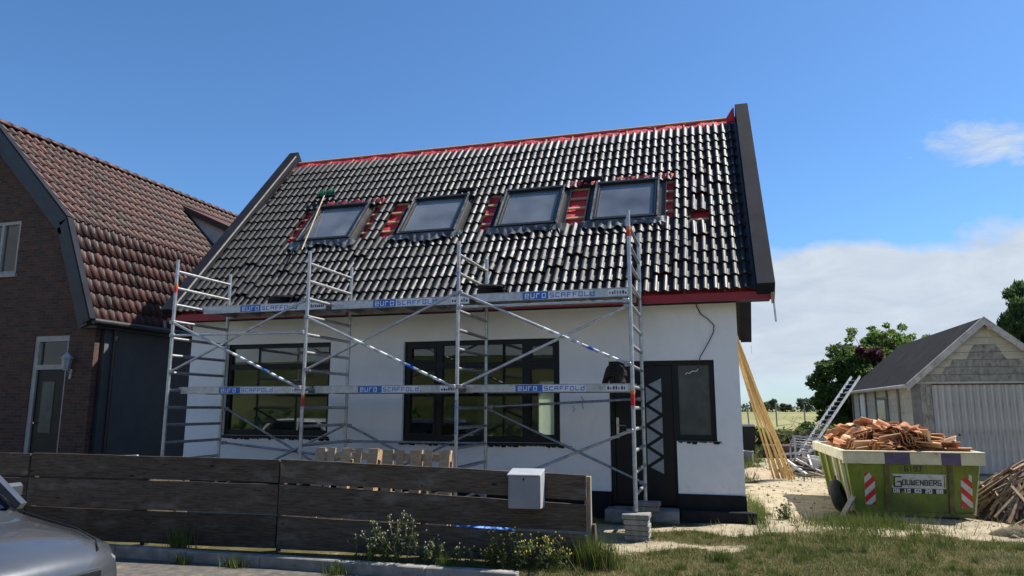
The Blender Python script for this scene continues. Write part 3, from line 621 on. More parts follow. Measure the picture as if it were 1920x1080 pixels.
# paving slabs under the scaffold feet
for j in range(5):
    a = random.uniform(-.05, .05); w_ = .155 if j < 4 else .175
    M = Matrix.Translation((.02+random.uniform(-.012, .012), -.03+random.uniform(-.012, .012), .0+.066*j)) @ Matrix.Rotation(a, 4, 'Z')
    tag(MB().box(-w_, w_, -.15, .15, .002, .064).build('paving_slab', CONC, None, bevel=.008, M=M), ['lowest grey concrete slab of the stack under the scaffold ladder frame', 'second slab from the ground under the scaffold ladder frame', 'middle grey slab of the stack under the scaffold ladder frame', 'fourth grey slab up, just below the wide top slab under the scaffold', 'wide light grey top slab carrying the scaffold leg'][j], 'paving slab', 'slabs under the front scaffold leg')
for j in range(2):
    M = Matrix.Translation((.0+.02*j, 1.36, 0.168+.072*j)) @ Matrix.Rotation(.04-.1*j, 4, 'Z')
    tag(MB().box(-.19, .19, -.09, .09, .002, .070).build('paving_slab', CONC, None, bevel=.008, M=M), ['lower grey slab on the doorstep under the rear scaffold leg', 'upper grey slab on the doorstep under the rear scaffold leg'][j], 'paving slab', 'slabs under the rear scaffold leg')

# stacks of black tiles on the platforms
for (cx, cy, cz, n_), nm in (((-2.26, .92, zk(5)+.066, 6), 'on the upper platform nearest the right skylight'), ((-6.05, .95, zk(5)+.056, 6), 'on the upper platform below the broom'), ((-5.3, 1.05, zk(5)+.056, 3), 'on the upper platform beside the second scaffold frame')):
    for j in range(n_):
        M = Matrix.Translation((cx-.21+random.uniform(-.02, .02), cy+.15+random.uniform(-.015, .015), cz+.026*j)) @ Matrix.Rotation(-math.pi/2+random.uniform(-.05, .05), 4, 'Z')
        tag(link('loose_roof_tile', TM, None, M), 'black tile in the flat stack ' + nm, 'roof tile', 'black tiles stacked ' + nm)
def arc_tile(r, L, th, n=12):
    v = []; f = []
    for rr in (r, r-th):
        for y_ in (0, L):
            for i in range(n+1):
                a = math.pi*i/n; v.append((rr*math.cos(a), y_, rr*math.sin(a)))
    m = n+1
    for i in range(n):
        f += [(i, i+1, m+i+1, m+i), (2*m+i, 3*m+i, 3*m+i+1, 2*m+i+1), (i, 2*m+i, 2*m+i+1, i+1), (m+i, m+i+1, 3*m+i+1, 3*m+i)]
    f += [(0, m, 3*m, 2*m), (n, 2*m+n, 3*m+n, m+n)]
    return v, f
AV, AF = arc_tile(.135, .40, .016); ARC = mk('ridge_tile', AV, AF, TILE, True)
try: ARC.set_sharp_from_angle(angle=R_(40))
except Exception: pass
for j in range(7):
    M = Matrix.Translation((-.32+.006*j, .28+.012*j, zk(0)+.05+.026*j)) @ Matrix.Rotation(random.uniform(-.04, .04), 4, 'Z')
    tag(link('ridge_tile', ARC, None, M), 'black half-round ridge tile in the nested stack on the lower platform by the door', 'ridge tile', 'nested ridge tiles on the lower platform')

# broom lying on the roof
GREEN = PM('green_bristle', (.02, .16, .075), (.015, .10, .05), 30, .8, bump=.8, bscale=120)
broom = thing('broom', 'green push broom with long handle lying up the roof over the leftmost skylight', 'broom', tuple(RP(-6.7, 2.1, .2)))
HN = PM('broom_handle_wood', (.42, .33, .20), None, 10, .6)
MB().tube(RP(-6.62, 1.55, .19), RP(-7.02, 3.62, .15), .013, 8).build('handle', HN, broom, smooth=True)
MB().hexa([RP(x, s_, h) for h in (.09, .13) for x, s_ in ((-7.22, 3.60), (-6.78, 3.64), (-6.79, 3.71), (-7.23, 3.67))]).build('head', PLINTH, broom)
bb = MB()
for i in range(120):
    x = -7.21+.42*random.random(); s_ = 3.62+random.random()*.08+(x+7.21)*.09; p = RP(x, s_, .12); q = RP(x+random.gauss(0, .015), s_+.10+random.gauss(0, .02), .17+random.gauss(0, .02)); bb.tube(p, q, .008, 4, .005)
tag(bb.build('bristles', GREEN, broom), kind='stuff')

# ------------------------------------------------------------------ plank fence, meter cabinet, pallets
RUSTY = PM('rusty_screw', (.07, .04, .025), (.04, .025, .018), 30, .8)
fence = thing('fence', 'dark weathered plank fence of wide horizontal boards along the road', 'fence', (-4, -2.1, 0))
def board(x0, y0, zb0, zt0, x1, y1, zb1, zt1, th=.04, sag=.0):
    n_ = 10; v = []; f = []
    for i in range(n_+1):
        u = i/n_; x = x0+(x1-x0)*u; y = y0+(y1-y0)*u+.008*math.sin(u*5+zb0*9); s_ = sag*math.sin(u*math.pi)
        a = zb0+(zb1-zb0)*u+s_+random.uniform(-.004, .004); b = zt0+(zt1-zt0)*u+s_+random.uniform(-.004, .004)
        v += [(x, y, a), (x, y, b), (x, y+th, b), (x, y+th, a)]
    for i in range(n_):
        for j in range(4): f.append((4*i+j, 4*i+4+j, 4*i+4+(j+1) % 4, 4*i+(j+1) % 4))
    f += [(0, 1, 2, 3), (4*n_+3, 4*n_+2, 4*n_+1, 4*n_)]
    return MB().add(v, f).build('board', FWOOD, fence)
FR = [(.945, .68), (.63, .355), (.318, .01)]; FJ = [(1.058, .79), (.772, .425), (.41, .04)]; FL = [(1.09, .80), (.78, .435), (.42, .03)]
for (rt, rb), (jt, jb), (lt, lb) in zip(FR, FJ, FL):
    board(-3.965, -2.05, jb, jt, -.335, -1.77, rb, rt, sag=random.uniform(-.008, .008))
    board(-7.5, -2.30, lb, lt, -3.985, -2.05, jb+.004, jt-.004)
    board(-11.0, -2.52, lb, lt, -7.52, -2.302, lb, lt-.01)
for x, y, h, m in ((-.33, -1.72, .93, FPOST), (-2.2, -1.86, .95, FWOOD), (-3.97, -2.0, 1.0, FWOOD), (-5.8, -2.13, 1.0, FWOOD), (-7.5, -2.25, 1.02, FWOOD)):
    MB().box(x-.035, x+.035, y, y+.07, -.1, h).build('post', m, fence, bevel=.005)
for x, yy, hs in ((-.36, -1.772, FR), (-3.90, -2.046, FJ), (-4.05, -2.056, FJ), (-2.2, -1.915, [((a+c)/2, (b+d)/2) for (a, b), (c, d) in zip(FR, FJ)]), (-5.8, -2.182, FL)):
    for zt_, zb_ in hs:
        for u in (.22, .78):
            z_ = zb_+(zt_-zb_)*u; MB().tube((x, yy-.012, z_), (x, yy+.01, z_), .008, 8).build('screw', RUSTY, fence)
MB().hexa([(-.29, -1.70, 0), (-.26, -1.70, 0), (-.26, -1.42, 0), (-.29, -1.42, 0), (-.29, -1.70, .42), (-.26, -1.70, .42), (-.26, -1.60, .42), (-.29, -1.60, .42)]).build('support_board', FWOOD, fence)
cab = thing('meter_cabinet', 'grey plastic meter cabinet with sloping lid hung on the plank fence', 'cabinet', (-.95, -1.95, .6))
MB().hexa([(-1.135, -2.06, .605), (-.79, -2.035, .605), (-.79, -1.83, .605), (-1.135, -1.855, .605), (-1.135, -2.06, .945), (-.79, -2.035, .945), (-.79, -1.83, .99), (-1.135, -1.855, .99)]).build('body', BOXG, cab, bevel=.006)
MB().hexa([(-1.145, -2.075, .946), (-.78, -2.05, .946), (-.78, -1.825, .991), (-1.145, -1.85, .991), (-1.145, -2.075, .962), (-.78, -2.05, .962), (-.78, -1.825, 1.012), (-1.145, -1.85, 1.012)]).build('lid', BOXL, cab, bevel=.004)
MB().hexa([(-.789, -2.030, .61), (-.783, -2.030, .61), (-.783, -1.835, .61), (-.789, -1.835, .61), (-.789, -2.030, .94), (-.783, -2.030, .94), (-.783, -1.835, .985), (-.789, -1.835, .985)]).build('sunlit_side_skin', BOXL, cab)  # lighter layer added, sunlight on this side put into its colour
MB().box(-.972, -.958, -2.056, -2.0495, .90, .925).build('lock', PLINTH, cab)
def pallet(loc, rz, tilt, label, nbl=3):
    root = thing('pallet', label, 'pallet', loc, 'pallets standing behind the fence')
    M = Matrix.Translation(loc) @ Matrix.Rotation(rz, 4, 'Z') @ Matrix.Rotation(tilt, 4, 'X')
    def part(name, *b):
        v = [tuple(M @ Vector(c)) for c in ((b[0],b[2],b[4]),(b[1],b[2],b[4]),(b[1],b[3],b[4]),(b[0],b[3],b[4]),(b[0],b[2],b[5]),(b[1],b[2],b[5]),(b[1],b[3],b[5]),(b[0],b[3],b[5]))]
        MB().hexa(v).build(name, PALLET, root, bevel=.003)
    H = 1.1; W = .94                      # stands on its edge: x width, z height, y thickness
    for x0, w_ in ((0, .145), (.2, .1), (.397, .145), (.6, .1), (W-.145, .145)): part('deck_board', x0, x0+w_, 0, .022, 0, H)
    for z0 in (0, .47, H-.145): part('cross_board', 0, W, .0225, .044, z0+.002, z0+.098)
    for z0 in (0, .475, H-.145):
        for x0, w_ in ((.001, .098), (.421, .098), (W-.099, .098)): part('block', x0, x0+w_, .0445, .123, z0, z0+.144)
    for x0 in (0, .42, W-.1): part('bottom_board', x0, x0+.1, .1235, .145, 0, H)
pallet((-4.28, -1.0, .06), .02, -.24, 'pale wooden pallet on edge behind the fence, the more tilted one on the left')
pallet((-3.20, -.96, .03), .01, -.06, 'pale wooden pallet on edge behind the fence, nearer the grey meter cabinet')
BLUET = PM('blue_plastic_sheet', (.02, .10, .42), (.03, .16, .55), 6, .4, bump=.8, bscale=14, bd=.04)
def crumple(name, x0, x1, y0, y1, zf, mat, n=22, par=None, amp=.06):
    v = []
    for j in range(n+1):
        for i in range(n+1):
            u, w_ = i/n, j/n; e = min(u, 1-u, w_, 1-w_)
            v.append((x0+(x1-x0)*u+random.gauss(0, .012), y0+(y1-y0)*w_+random.gauss(0, .012), zf*min(1, e*4)+amp*random.random()+.01))
    f = [(j*(n+1)+i, j*(n+1)+i+1, (j+1)*(n+1)+i+1, (j+1)*(n+1)+i) for j in range(n) for i in range(n)]
    return link(name, mk(name, v, f, mat, False), par)
tag(crumple('plastic_sheet', -2.35, -1.30, -1.5, -.5, .22, BLUET), 'crumpled blue plastic sheet on the ground behind the plank fence', 'plastic sheet')

# ------------------------------------------------------------------ waste skip with old clay tiles
t = NT('skip_green_paint'); c = t.mix(t.ramp(t.noise(3, 7, .6), .35, .65), (.165, .215, .022), (.12, .16, .020))
c = t.mix(t.math('MULTIPLY', t.ramp(t.noise(5, 9, .7, t.coord((3.2, 3.2, .35))), .50, .70), .65), c, (.085, .062, .028))          # rust runs
c = t.mix(t.ramp(t.noise(13, 9, .75, t.coord((1, 1, 1.8))), .62, .68), c, (.11, .045, .02)); c = t.mix(t.ramp(t.noise(30, 4, .6, t.coord((1, 1, 4))), .66, .70), c, (.30, .31, .22))   # chips and scrapes
pz = t.n('SeparateXYZ'); t.l(t.coord(), pz.inputs[0]); c = t.mix(t.math('MULTIPLY', t.ramp(pz.outputs[2], .45, .02), t.ramp(t.noise(4, 8, .7), .35, .7)), c, (.11, .095, .06))      # mud splashed up from the ground
t.base(c, t.math('MULTIPLY_ADD', t.noise(6, 6, .6), .4, .35), 0, .4); t.bump(t.noise(40, 6, .7), .25, .004); SKG = t.m
SKD = PM('skip_dirty_rib', (.13, .13, .035), (.07, .05, .025), 5, .7, bump=.4, dirt=(.06, .04, .025), dscale=4)
SKC = PM('skip_cream_paint', (.62, .58, .40), (.50, .46, .31), 5, .55, bump=.3, dirt=(.20, .085, .03), dscale=5, dlo=.58, dhi=.72)
SKP = PM('skip_purple_paint', (.10, .075, .15), (.075, .055, .11), 6, .55, dirt=(.22, .12, .07), dscale=8)
RUST = PM('rusty_steel', (.10, .045, .025), (.055, .03, .02), 9, .8, bump=.5)
skip = thing('waste_skip', 'lime green waste skip with cream rim, piled with old orange roof tiles', 'skip', (3.95, 4.2, 0))
SM_ = Matrix.Translation((3.93, 2.95, 0)) @ Matrix.Rotation(R_(.8), 4, 'Z')
def S(x, y, z): return SM_ @ Vector((x, y, z))
def sk(name, c, mat, bevel=.006, par=None): return MB().hexa([S(*p) for p in c]).build(name, mat, par or skip, bevel=bevel)
bw, tw, LB0, LT0, LB1, LT1, HT = .82, .94, .02, -.12, 2.3, 3.05, .96
def wallq(a, b, c, d, nrm, th=.03): return [a, b, c, d]
# body: five plates
def plate(name, pts, th, mat, par=None):
    P = [S(*p) for p in pts]; nn = (P[1]-P[0]).cross(P[2]-P[0]).normalized()*th
    return MB().prism(P, nn).build(name, mat, par or skip)
nu, nv = 26, 16; v = []
for j in range(nv+1):
    for i in range(nu+1):
        a_, b_ = i/nu, j/nv; hw = bw+(tw-bw)*b_; x = -hw+2*hw*a_; e = min(a_, 1-a_, b_, 1-b_)*4
        v.append(S(x, LB0+(LT0-LB0)*b_-min(1, e)*(.010*math.sin(x*5.3+1)*math.sin(b_*7)+.006*math.sin(x*11+b_*9))-.004, .06+(HT-.06)*b_))
link('front_plate', mk('front_plate', v, [(j*(nu+1)+i, j*(nu+1)+i+1, (j+1)*(nu+1)+i+1, (j+1)*(nu+1)+i) for j in range(nv) for i in range(nu)], SKG, True), skip)
plate('rear_plate', [(-bw, LB1, .06), (-tw, LT1, HT), (tw, LT1, HT), (bw, LB1, .06)], -.02, SKG)
plate('side_plate', [(-bw, LB0+.021, .06), (-tw, LT0+.021, HT), (-tw, LT1-.021, HT), (-bw, LB1-.021, .06)], -.02, SKG)
plate('side_plate', [(bw, LB0+.021, .06), (bw, LB1-.021, .06), (tw, LT1-.021, HT), (tw, LT0+.021, HT)], -.02, SKG)
plate('floor_plate', [(-bw+.01, LB0+.03, .065), (bw-.01, LB0+.03, .065), (bw-.01, LB1-.03, .065), (-bw+.01, LB1-.03, .065)], .02, SKG)
for x0 in (-.6, .5): MB().hexa([S(*p) for p in ((x0, .1, 0), (x0+.1, .1, 0), (x0+.1, 2.2, 0), (x0, 2.2, 0), (x0, .1, .059), (x0+.1, .1, .059), (x0+.1, 2.2, .059), (x0, 2.2, .059))]).build('skid', RUST, skip)
# rim band: front painted cream with purple fields
f0, ft = LT0-.035, .86
xs = [-tw-.045, -.40, -.05, .42, .72, tw+.045]; xs = [-tw-.045, -.385, -.03, .40, .665, tw+.045]
for a, b, m in zip(xs[:-1], xs[1:], (SKC, SKP, SKC, SKP, SKC)):
    sk('rim_panel', [(a+.0005, f0, ft-.04), (b-.0005, f0, ft-.04), (b-.0005, f0+.055, ft-.04), (a+.0005, f0+.055, ft-.04), (a+.0005, f0-.012, HT+.035), (b-.0005, f0-.012, HT+.035), (b-.0005, f0+.055, HT+.035), (a+.0005, f0+.055, HT+.035)], m, .003)
sk('rim_rail', [(-tw-.05, f0-.03, HT+.036), (tw+.05, f0-.03, HT+.036), (tw+.05, f0+.06, HT+.036), (-tw-.05, f0+.06, HT+.036), (-tw-.05, f0-.03, HT+.06), (tw+.05, f0-.03, HT+.06), (tw+.05, f0+.06, HT+.06), (-tw-.05, f0+.06, HT+.06)], SKC)
for s_ in (-1, 1):
    a, b = sorted((s_*(tw-.02), s_*(tw+.05)))
    sk('rim_rail', [(a, f0+.061, ft), (b, f0+.061, ft), (b, LT1+.04, ft), (a, LT1+.04, ft), (a, f0+.061, HT+.058), (b, f0+.061, HT+.058), (b, LT1+.04, HT+.058), (a, LT1+.04, HT+.058)], SKC)
    for y_ in (.15, .8, 1.5, 2.2):     # side ribs
        plate('side_rib', [(s_*(bw+.004), y_, .06), (s_*(bw+.05), y_, .06), (s_*(tw+.05), y_-.02, ft-.001), (s_*(tw+.004), y_-.02, ft-.001)], .07, SKC if y_ < 1 else SKG)
    c = S(s_*(bw+.14), .95, .50); d = S(s_*(bw+.02), .95, .50); MB().tube(d, c, .035, 12).build('lifting_lug', RUST, skip, smooth=True)
sk('rim_rail', [(-tw-.05, LT1-.02, ft), (tw+.05, LT1-.02, ft), (tw+.05, LT1+.04, ft), (-tw-.05, LT1+.04, ft), (-tw-.05, LT1-.02, HT+.059), (tw+.05, LT1-.02, HT+.059), (tw+.05, LT1+.04, HT+.059), (-tw-.05, LT1+.04, HT+.059)], SKC)
# sloping front face frame: u across, v up
FA, FB = Vector((0, LB0, .06)), Vector((0, LT0, HT)); FVl = (FB-FA); FVn = FVl.normalized(); Fn = Vector((0, -FVn.z, FVn.y))
def FP(u, v, o=0):
    q = FA + FVn*v + Fn*o; return SM_ @ Vector((u, q.y, q.z))
def fplate(name, u0, u1, v0, v1, o0, o1, mat, sh=0, par=None):
    return MB().hexa([FP(u, v, o) for o in (o0, o1) for u, v in ((u0, v0), (u1, v0), (u1+sh, v1), (u0+sh, v1))]).build(name, mat, par or skip)
for u in (-.36, .52): fplate('front_rib', u-.03, u+.03, .02, .78, .001, .05, SKD, .0)
fplate('bottom_rail', -bw, bw, -.02, .04, .001, .04, SKG)
def chevrons(u0, v0, wd, ht, sgn):
    o = fplate('chevron_plate', u0, u0+wd, v0, v0+ht, .002, .008, WHITED); st = .20
    for k in range(-1, 4):
        vb = v0+k*st*1.02+.02; pts = []
        # slanted red stripe clipped to the plate
        poly = [(0, vb), (wd, vb+sgn*wd*1.0), (wd, vb+sgn*wd*1.0+st*.5), (0, vb+st*.5)]
        def clip(poly, keep, val):
            out = []
            for (x1, y1), (x2, y2) in zip(poly, poly[1:]+poly[:1]):
                i1, i2 = keep(y1), keep(y2)
                if i1: out.append((x1, y1))
                if i1 != i2:
                    t_ = (val-y1)/(y2-y1); out.append((x1+(x2-x1)*t_, val))
            return out
        poly = clip(poly, lambda y: y >= v0, v0)
        if poly: poly = clip(poly, lambda y: y <= v0+ht, v0+ht)
        if len(poly) >= 3: MB().add([FP(u0+x, y, .0095) for x, y in poly], [tuple(range(len(poly)))]).build('red_stripe', REDP, o)
chevrons(-.68, .13, .15, .50, 1); chevrons(.66, .13, .15, .50, -1)
nb = fplate('name_plate', -.29, .46, .40, .62, .004, .010, WHITED)
fplate('number_plate', -.29, .46, .325, .398, .004, .010, BLACKP, par=nb)
ux = (FP(1, .4)-FP(0, .4)); uz = (FP(0, .5)-FP(0, .4))
fplate('green_stripe', .43, .445, .42, .60, .0105, .0115, SKG, par=nb)
letters('lettering', 'G', FP(-.255, .425, .011), ux, uz, .15, BLACKP, nb, .62, .2, .13)
letters('lettering', 'OUWENBERG', FP(-.14, .455, .0112), ux, uz, .072, BLACKP, nb, .55, .30, .2)
letters('lettering', '06 10 60 20 88', FP(-.272, .336, .0112), ux, uz, .050, WHITEP, nb, .58, .42, .24)
letters('lettering', '6197', FP(-.10, .665, .002), ux, uz, .075, BLACKP, skip, .55, .3, .2)
# old clay tiles
t = NT('old_clay_tile'); oi = t.n('ObjectInfo'); f = t.noise(7, 8, .65)
c = t.mix(t.ramp(f, .35, .65), (.44, .205, .095), (.30, .13, .058)); c = t.mix(t.ramp(oi.outputs['Random'], .55, .95), c, (.60, .41, .24)); c = t.mix(t.ramp(t.noise(16, 7, .7), .56, .72), c, (.10, .07, .05))
t.base(t.scalecol(c, t.math('MULTIPLY_ADD', t.math('FRACT', t.math('MULTIPLY', oi.outputs['Random'], 7.3)), .85, .6)), .85, 0, .3); t.bump(t.noise(60, 6, .7), .5, .004); CLAY = t.m
def clay_mesh():
    n_ = 10; W_, L_, th = .215, .33, .014; v = []; f = []
    for zz in (0, -th):
        for y_ in (0, L_):
            for i in range(n_+1):
                u = i/n_; v.append((u*W_-W_/2, y_-L_/2, .026*math.sin(u*2*math.pi*.92+.3)+zz))
    m = n_+1
    for i in range(n_): f += [(i, i+1, m+i+1, m+i), (2*m+i, 3*m+i, 3*m+i+1, 2*m+i+1), (i, 2*m+i, 2*m+i+1, i+1), (m+i, m+i+1, 3*m+i+1, 3*m+i)]
    f += [(0, m, 3*m, 2*m), (n_, 2*m+n_, 3*m+n_, m+n_)]
    me = mk('clay_roof_tile', v, f, CLAY, True)
    try: me.set_sharp_from_angle(angle=R_(35))
    except Exception: pass
    return me
CM = clay_mesh()
def heap(x, y):                        # height of the pile over the skip, local coordinates
    e = min((tw-abs(x))/.5, (y-LT0)/.7, (LT1-y)/.7, 1); return .86 + .44*max(0, e)**.7*(.82+.25*math.sin(x*4+y*1.7)+.14*math.sin(y*5.1+x*2))
CT = []
for r in range(33):                    # rows of tiles leaning on one another
    x, y = random.uniform(-.72, .72), random.uniform(.06, 2.75); ang = random.choice((0, 3.1, .35, -.4, 1.3, 1.8, 2.8, .6))+random.gauss(0, .25); lean = random.uniform(.2, 1.0)
    k = random.randint(5, 9); d = Vector((math.cos(ang), math.sin(ang), 0))
    if len(CT) > 215: break
    for q in range(k):
        px, py = x+d.x*q*.045, y+d.y*q*.045
        if abs(px) > .80 or not (.02 < py < 2.9): continue
        CT.append(((px, py, heap(px, py)+.02+random.uniform(-.05, .03)), ang, lean+random.gauss(0, .06), random.gauss(0, .1)))
for r in range(48):
    x, y = random.uniform(-.78, .78), random.uniform(.02, 2.8); CT.append(((x, y, heap(x, y)+.06+random.uniform(-.04, .05)), random.uniform(0, 6.28), random.gauss(0, .35), random.gauss(0, .3)))
for x, y, dz_, a, l in ((.58, .12, -.02, 1.5, .28), (.72, .10, -.06, 1.55, .2), (.30, .10, .10, .1, 1.2), (-.05, .04, .02, .0, .15), (.82, .3, -.08, .2, -.3), (.36, .9, .06, .6, -.7)):
    CT.append(((x, y, heap(x, y)+.05+dz_), a, l, 0))
for p, ang, lean, rl in CT:
    M = SM_ @ Matrix.Translation(p) @ Matrix.Rotation(ang, 4, 'Z') @ Matrix.Rotation(lean, 4, 'Y') @ Matrix.Rotation(rl, 4, 'X')
    tag(link('clay_roof_tile', CM, None, M), 'old orange clay roof tile in the heap filling the green skip', 'clay tile', 'old clay tiles heaped in the skip')
# filler of broken tile rubble below the visible tiles
n_ = 24; v = []
for j in range(n_+1):
    for i in range(n_+1):
        x, y = -tw+.06+(2*tw-.12)*i/n_, LT0+.08+(LT1-LT0-.16)*j/n_; v.append(S(x, y, heap(x, y)-.06+random.uniform(-.04, .04)))
tag(link('tile_rubble', mk('tile_rubble', v, [(j*(n_+1)+i, j*(n_+1)+i+1, (j+1)*(n_+1)+i+1, (j+1)*(n_+1)+i) for j in range(n_) for i in range(n_)], CLAY)), 'broken orange tile rubble under the tiles in the skip', 'rubble', kind='stuff')
# tyre and offcut by the skip
RUB = PM('black_rubber', (.012, .012, .013), (.02, .02, .021), 9, .75, bump=.4)
def torus(mb, M, R, r, n=28, m=10, sq=1.0):
    v = []; f = []
    for i in range(n):
        for j in range(m):
            a, b = 2*math.pi*i/n, 2*math.pi*j/m; rr = R+r*math.cos(b); v.append(tuple(M @ Vector((rr*math.cos(a), r*sq*math.sin(b), rr*math.sin(a)))))
    for i in range(n):
        for j in range(m): f.append((i*m+j, i*m+(j+1) % m, ((i+1) % n)*m+(j+1) % m, ((i+1) % n)*m+j))
    return mb.add(v, f)
Mt = Matrix.Translation((2.93, 3.38, .26)) @ Matrix.Rotation(R_(72), 4, 'Z') @ Matrix.Rotation(R_(-12), 4, 'X')
tag(torus(MB(), Mt, .19, .07, sq=1.2).build('tyre', RUB, smooth=True), 'black rubber tyre standing against the left side of the green skip', 'tyre')
GREYW = PM('grey_weathered_wood', (.24, .22, .19), (.16, .145, .125), 12, .85, bump=.5, stretch=(3, 3, .5), rnd=.2)
tag(MB().bar((2.86, 2.72, .0), (3.12, 2.98, .34), .09, .03).build('offcut', GREYW), 'short grey wooden offcut leaning on the front left corner of the skip', 'offcut')
# pile of old battens right of the skip
OLDD = PM('dark_wood_debris', (.06, .04, .028), (.035, .025, .018), 14, .9, bump=1, bscale=30, bd=.03)
OLDW = PM('old_batten_wood', (.30, .20, .12), (.17, .11, .07), 12, .85, bump=.5, rnd=.4, dirt=(.34, .25, .16), dscale=3)
PC = Vector((6.05, 3.7, 0)); PRX, PRY, PH = 1.15, 1.45, .78
def pileh(x, y):
    r = ((x-PC.x)/PRX)**2+((y-PC.y)/PRY)**2; return PH*max(0, 1-r)**.8
v = []; n_ = 22
for j in range(n_+1):
    for i in range(n_+1):
        x, y = PC.x-PRX+2*PRX*i/n_, PC.y-PRY+2*PRY*j/n_; v.append((x, y, pileh(x, y)*.93-.03+random.uniform(-.03, .03)))
tag(link('wood_debris', mk('wood_debris', v, [(j*(n_+1)+i, j*(n_+1)+i+1, (j+1)*(n_+1)+i+1, (j+1)*(n_+1)+i) for j in range(n_) for i in range(n_)], OLDD)), 'dark splintered wood debris under the pile of old battens', 'debris', kind='stuff')
for i in range(170):
    r = random.random()**.5; a = random.uniform(-3.5, .3); c = Vector((PC.x+PRX*r*math.cos(a), PC.y+PRY*r*math.sin(a), 0)); b = a+random.gauss(0, .55); L_ = random.uniform(.28, .85)
    p, q = c-Vector((math.cos(b), math.sin(b), 0))*L_/2, c+Vector((math.cos(b), math.sin(b), 0))*L_/2; lift = abs(random.gauss(.02, .04))
    p.z = pileh(p.x, p.y)+.02+lift; q.z = max(.018, pileh(q.x, q.y)+.02+lift*random.random())
    tag(MB().bar(p, q, random.uniform(.022, .042), random.uniform(.016, .028), (random.gauss(0, .3), random.gauss(0, .3), 1)).build('old_batten', OLDW), 'old brown roof batten in the jumbled pile right of the green skip', 'batten', 'old battens piled beside the skip')
tag(MB().bar((5.1, 3.2, .42), (6.5, 3.7, 1.05), .03, .025).build('long_batten', OLDW), 'long brown batten jutting up to the right from the batten pile', 'batten')
tb = crumple('tarpaulin', 5.85, 7.4, 3.3, 4.6, .40, BLUET, 26, amp=.10); tb.location = (0, 0, .36); tag(tb, 'crumpled blue tarpaulin over the batten pile at the right edge', 'tarpaulin')
# turf lump in front of the battens

# ------------------------------------------------------------------ laths leaning on the gable
PINE = PM('new_pine_lath', (.62, .44, .20), (.52, .35, .14), 10, .6, bump=.3, stretch=(2, 2, .3), rnd=.22)
for i in range(11):
    u = i/10; a = Vector((2.32+.46*u+random.gauss(0, .012), 8.75+.1*math.sin(i*2.3)+.06*(i % 3), .02)); b = Vector((1.47+.035*(i % 3), 7.15+.10*u+.05*(i % 2), 3.35+.25*math.sin(i*1.9)))
    tag(MB().bar(a, b, .042, .026, (0, 1, .3)).build('pine_lath', PINE), 'long new pine lath leaning in a bundle on the right gable of the house', 'lath', 'pine laths leaning on the gable')

# ------------------------------------------------------------------ yard odds and ends
BINM = PM('black_bin_plastic', (.012, .013, .014), (.02, .021, .022), 4, .5, bump=.1)
binr = thing('rubbish_bin', 'black wheeled rubbish bin standing beyond the leaning laths', 'bin', (2.15, 18.6, 0))
MB().hexa([(1.92, 18.4, .06), (2.38, 18.4, .06), (2.38, 18.85, .06), (1.92, 18.85, .06), (1.86, 18.35, .98), (2.44, 18.35, .98), (2.44, 18.95, .98), (1.86, 18.95, .98)]).build('body', BINM, binr, bevel=.02)
MB().hexa([(1.84, 18.30, .981), (2.46, 18.30, .981), (2.46, 18.98, .981), (1.84, 18.98, .981), (1.88, 18.34, 1.03), (2.42, 18.34, 1.03), (2.42, 18.96, 1.07), (1.88, 18.96, 1.07)]).build('lid', BINM, binr, bevel=.01)
for xx in (1.93, 2.37): MB().tube((xx-.03, 18.88, .10), (xx+.03, 18.88, .10), .10, 14).build('wheel', RUB, binr)
BUCK = PM('white_plastic', (.66, .66, .64), (.55, .55, .53), 5, .5, dirt=(.4, .36, .3))
GREYB = PM('grey_plastic', (.30, .31, .31), (.24, .25, .25), 5, .5)
def bucket(loc, r, h, mat, label, tilt=0):
    root = thing('bucket', label, 'bucket', loc); M = Matrix.Translation(loc) @ Matrix.Rotation(tilt, 4, 'Y')
    n_ = 18; v = []; f = []
    for rr, zz in ((r*.82, .0), (r, h), (r*.94, h), (r*.77, .015)):
        for i in range(n_): a = 2*math.pi*i/n_; v.append(tuple(M @ Vector((rr*math.cos(a), rr*math.sin(a), zz))))
    for k in range(3):
        for i in range(n_): j = (i+1) % n_; f.append((k*n_+i, k*n_+j, (k+1)*n_+j, (k+1)*n_+i))
    f += [tuple(range(n_-1, -1, -1)), tuple(range(3*n_, 4*n_))]
    MB().add(v, f).build('tub', mat, root, smooth=True)
    rim = MB(); torus(rim, M @ Matrix.Translation((0, 0, h)) @ Matrix.Rotation(math.pi/2, 4, 'X'), r*1.01, .012, 20, 6); rim.build('rim', mat, root, smooth=True)
    hp = [tuple(M @ Vector((r*1.04*math.cos(a), -.3*r*math.sin(a), h-.03-.9*r*math.sin(a)*.5))) for a in np.linspace(0, math.pi, 9)]
    MB().path(hp, .006, 5).build('handle', ALUD, root)
bucket((1.98, 14.6, 0), .17, .32, GREYB, 'grey bucket standing on the sand in front of the black bin')
bucket((3.46, 10.4, .17), .16, .28, BUCK, 'white plastic bucket on the junk heap behind the skip', .1)
bucket((1.72, 15.3, 0), .16, .30, BUCK, 'white bucket half hidden by the corner of the house near the bin')
cage = thing('wire_cage', 'grey metal frame cage tipped over on the junk heap', 'cage', (3.4, 11, .4))
cM = Matrix.Translation((3.38, 11.0, .50)) @ Matrix.Rotation(R_(8), 4, 'Z') @ Matrix.Rotation(R_(-28), 4, 'X') @ Matrix.Rotation(R_(6), 4, 'Y')
def cp_(x, y, z): return cM @ Vector((x, y, z))
cx, cy, cz = .40, .30, .30; e = MB()
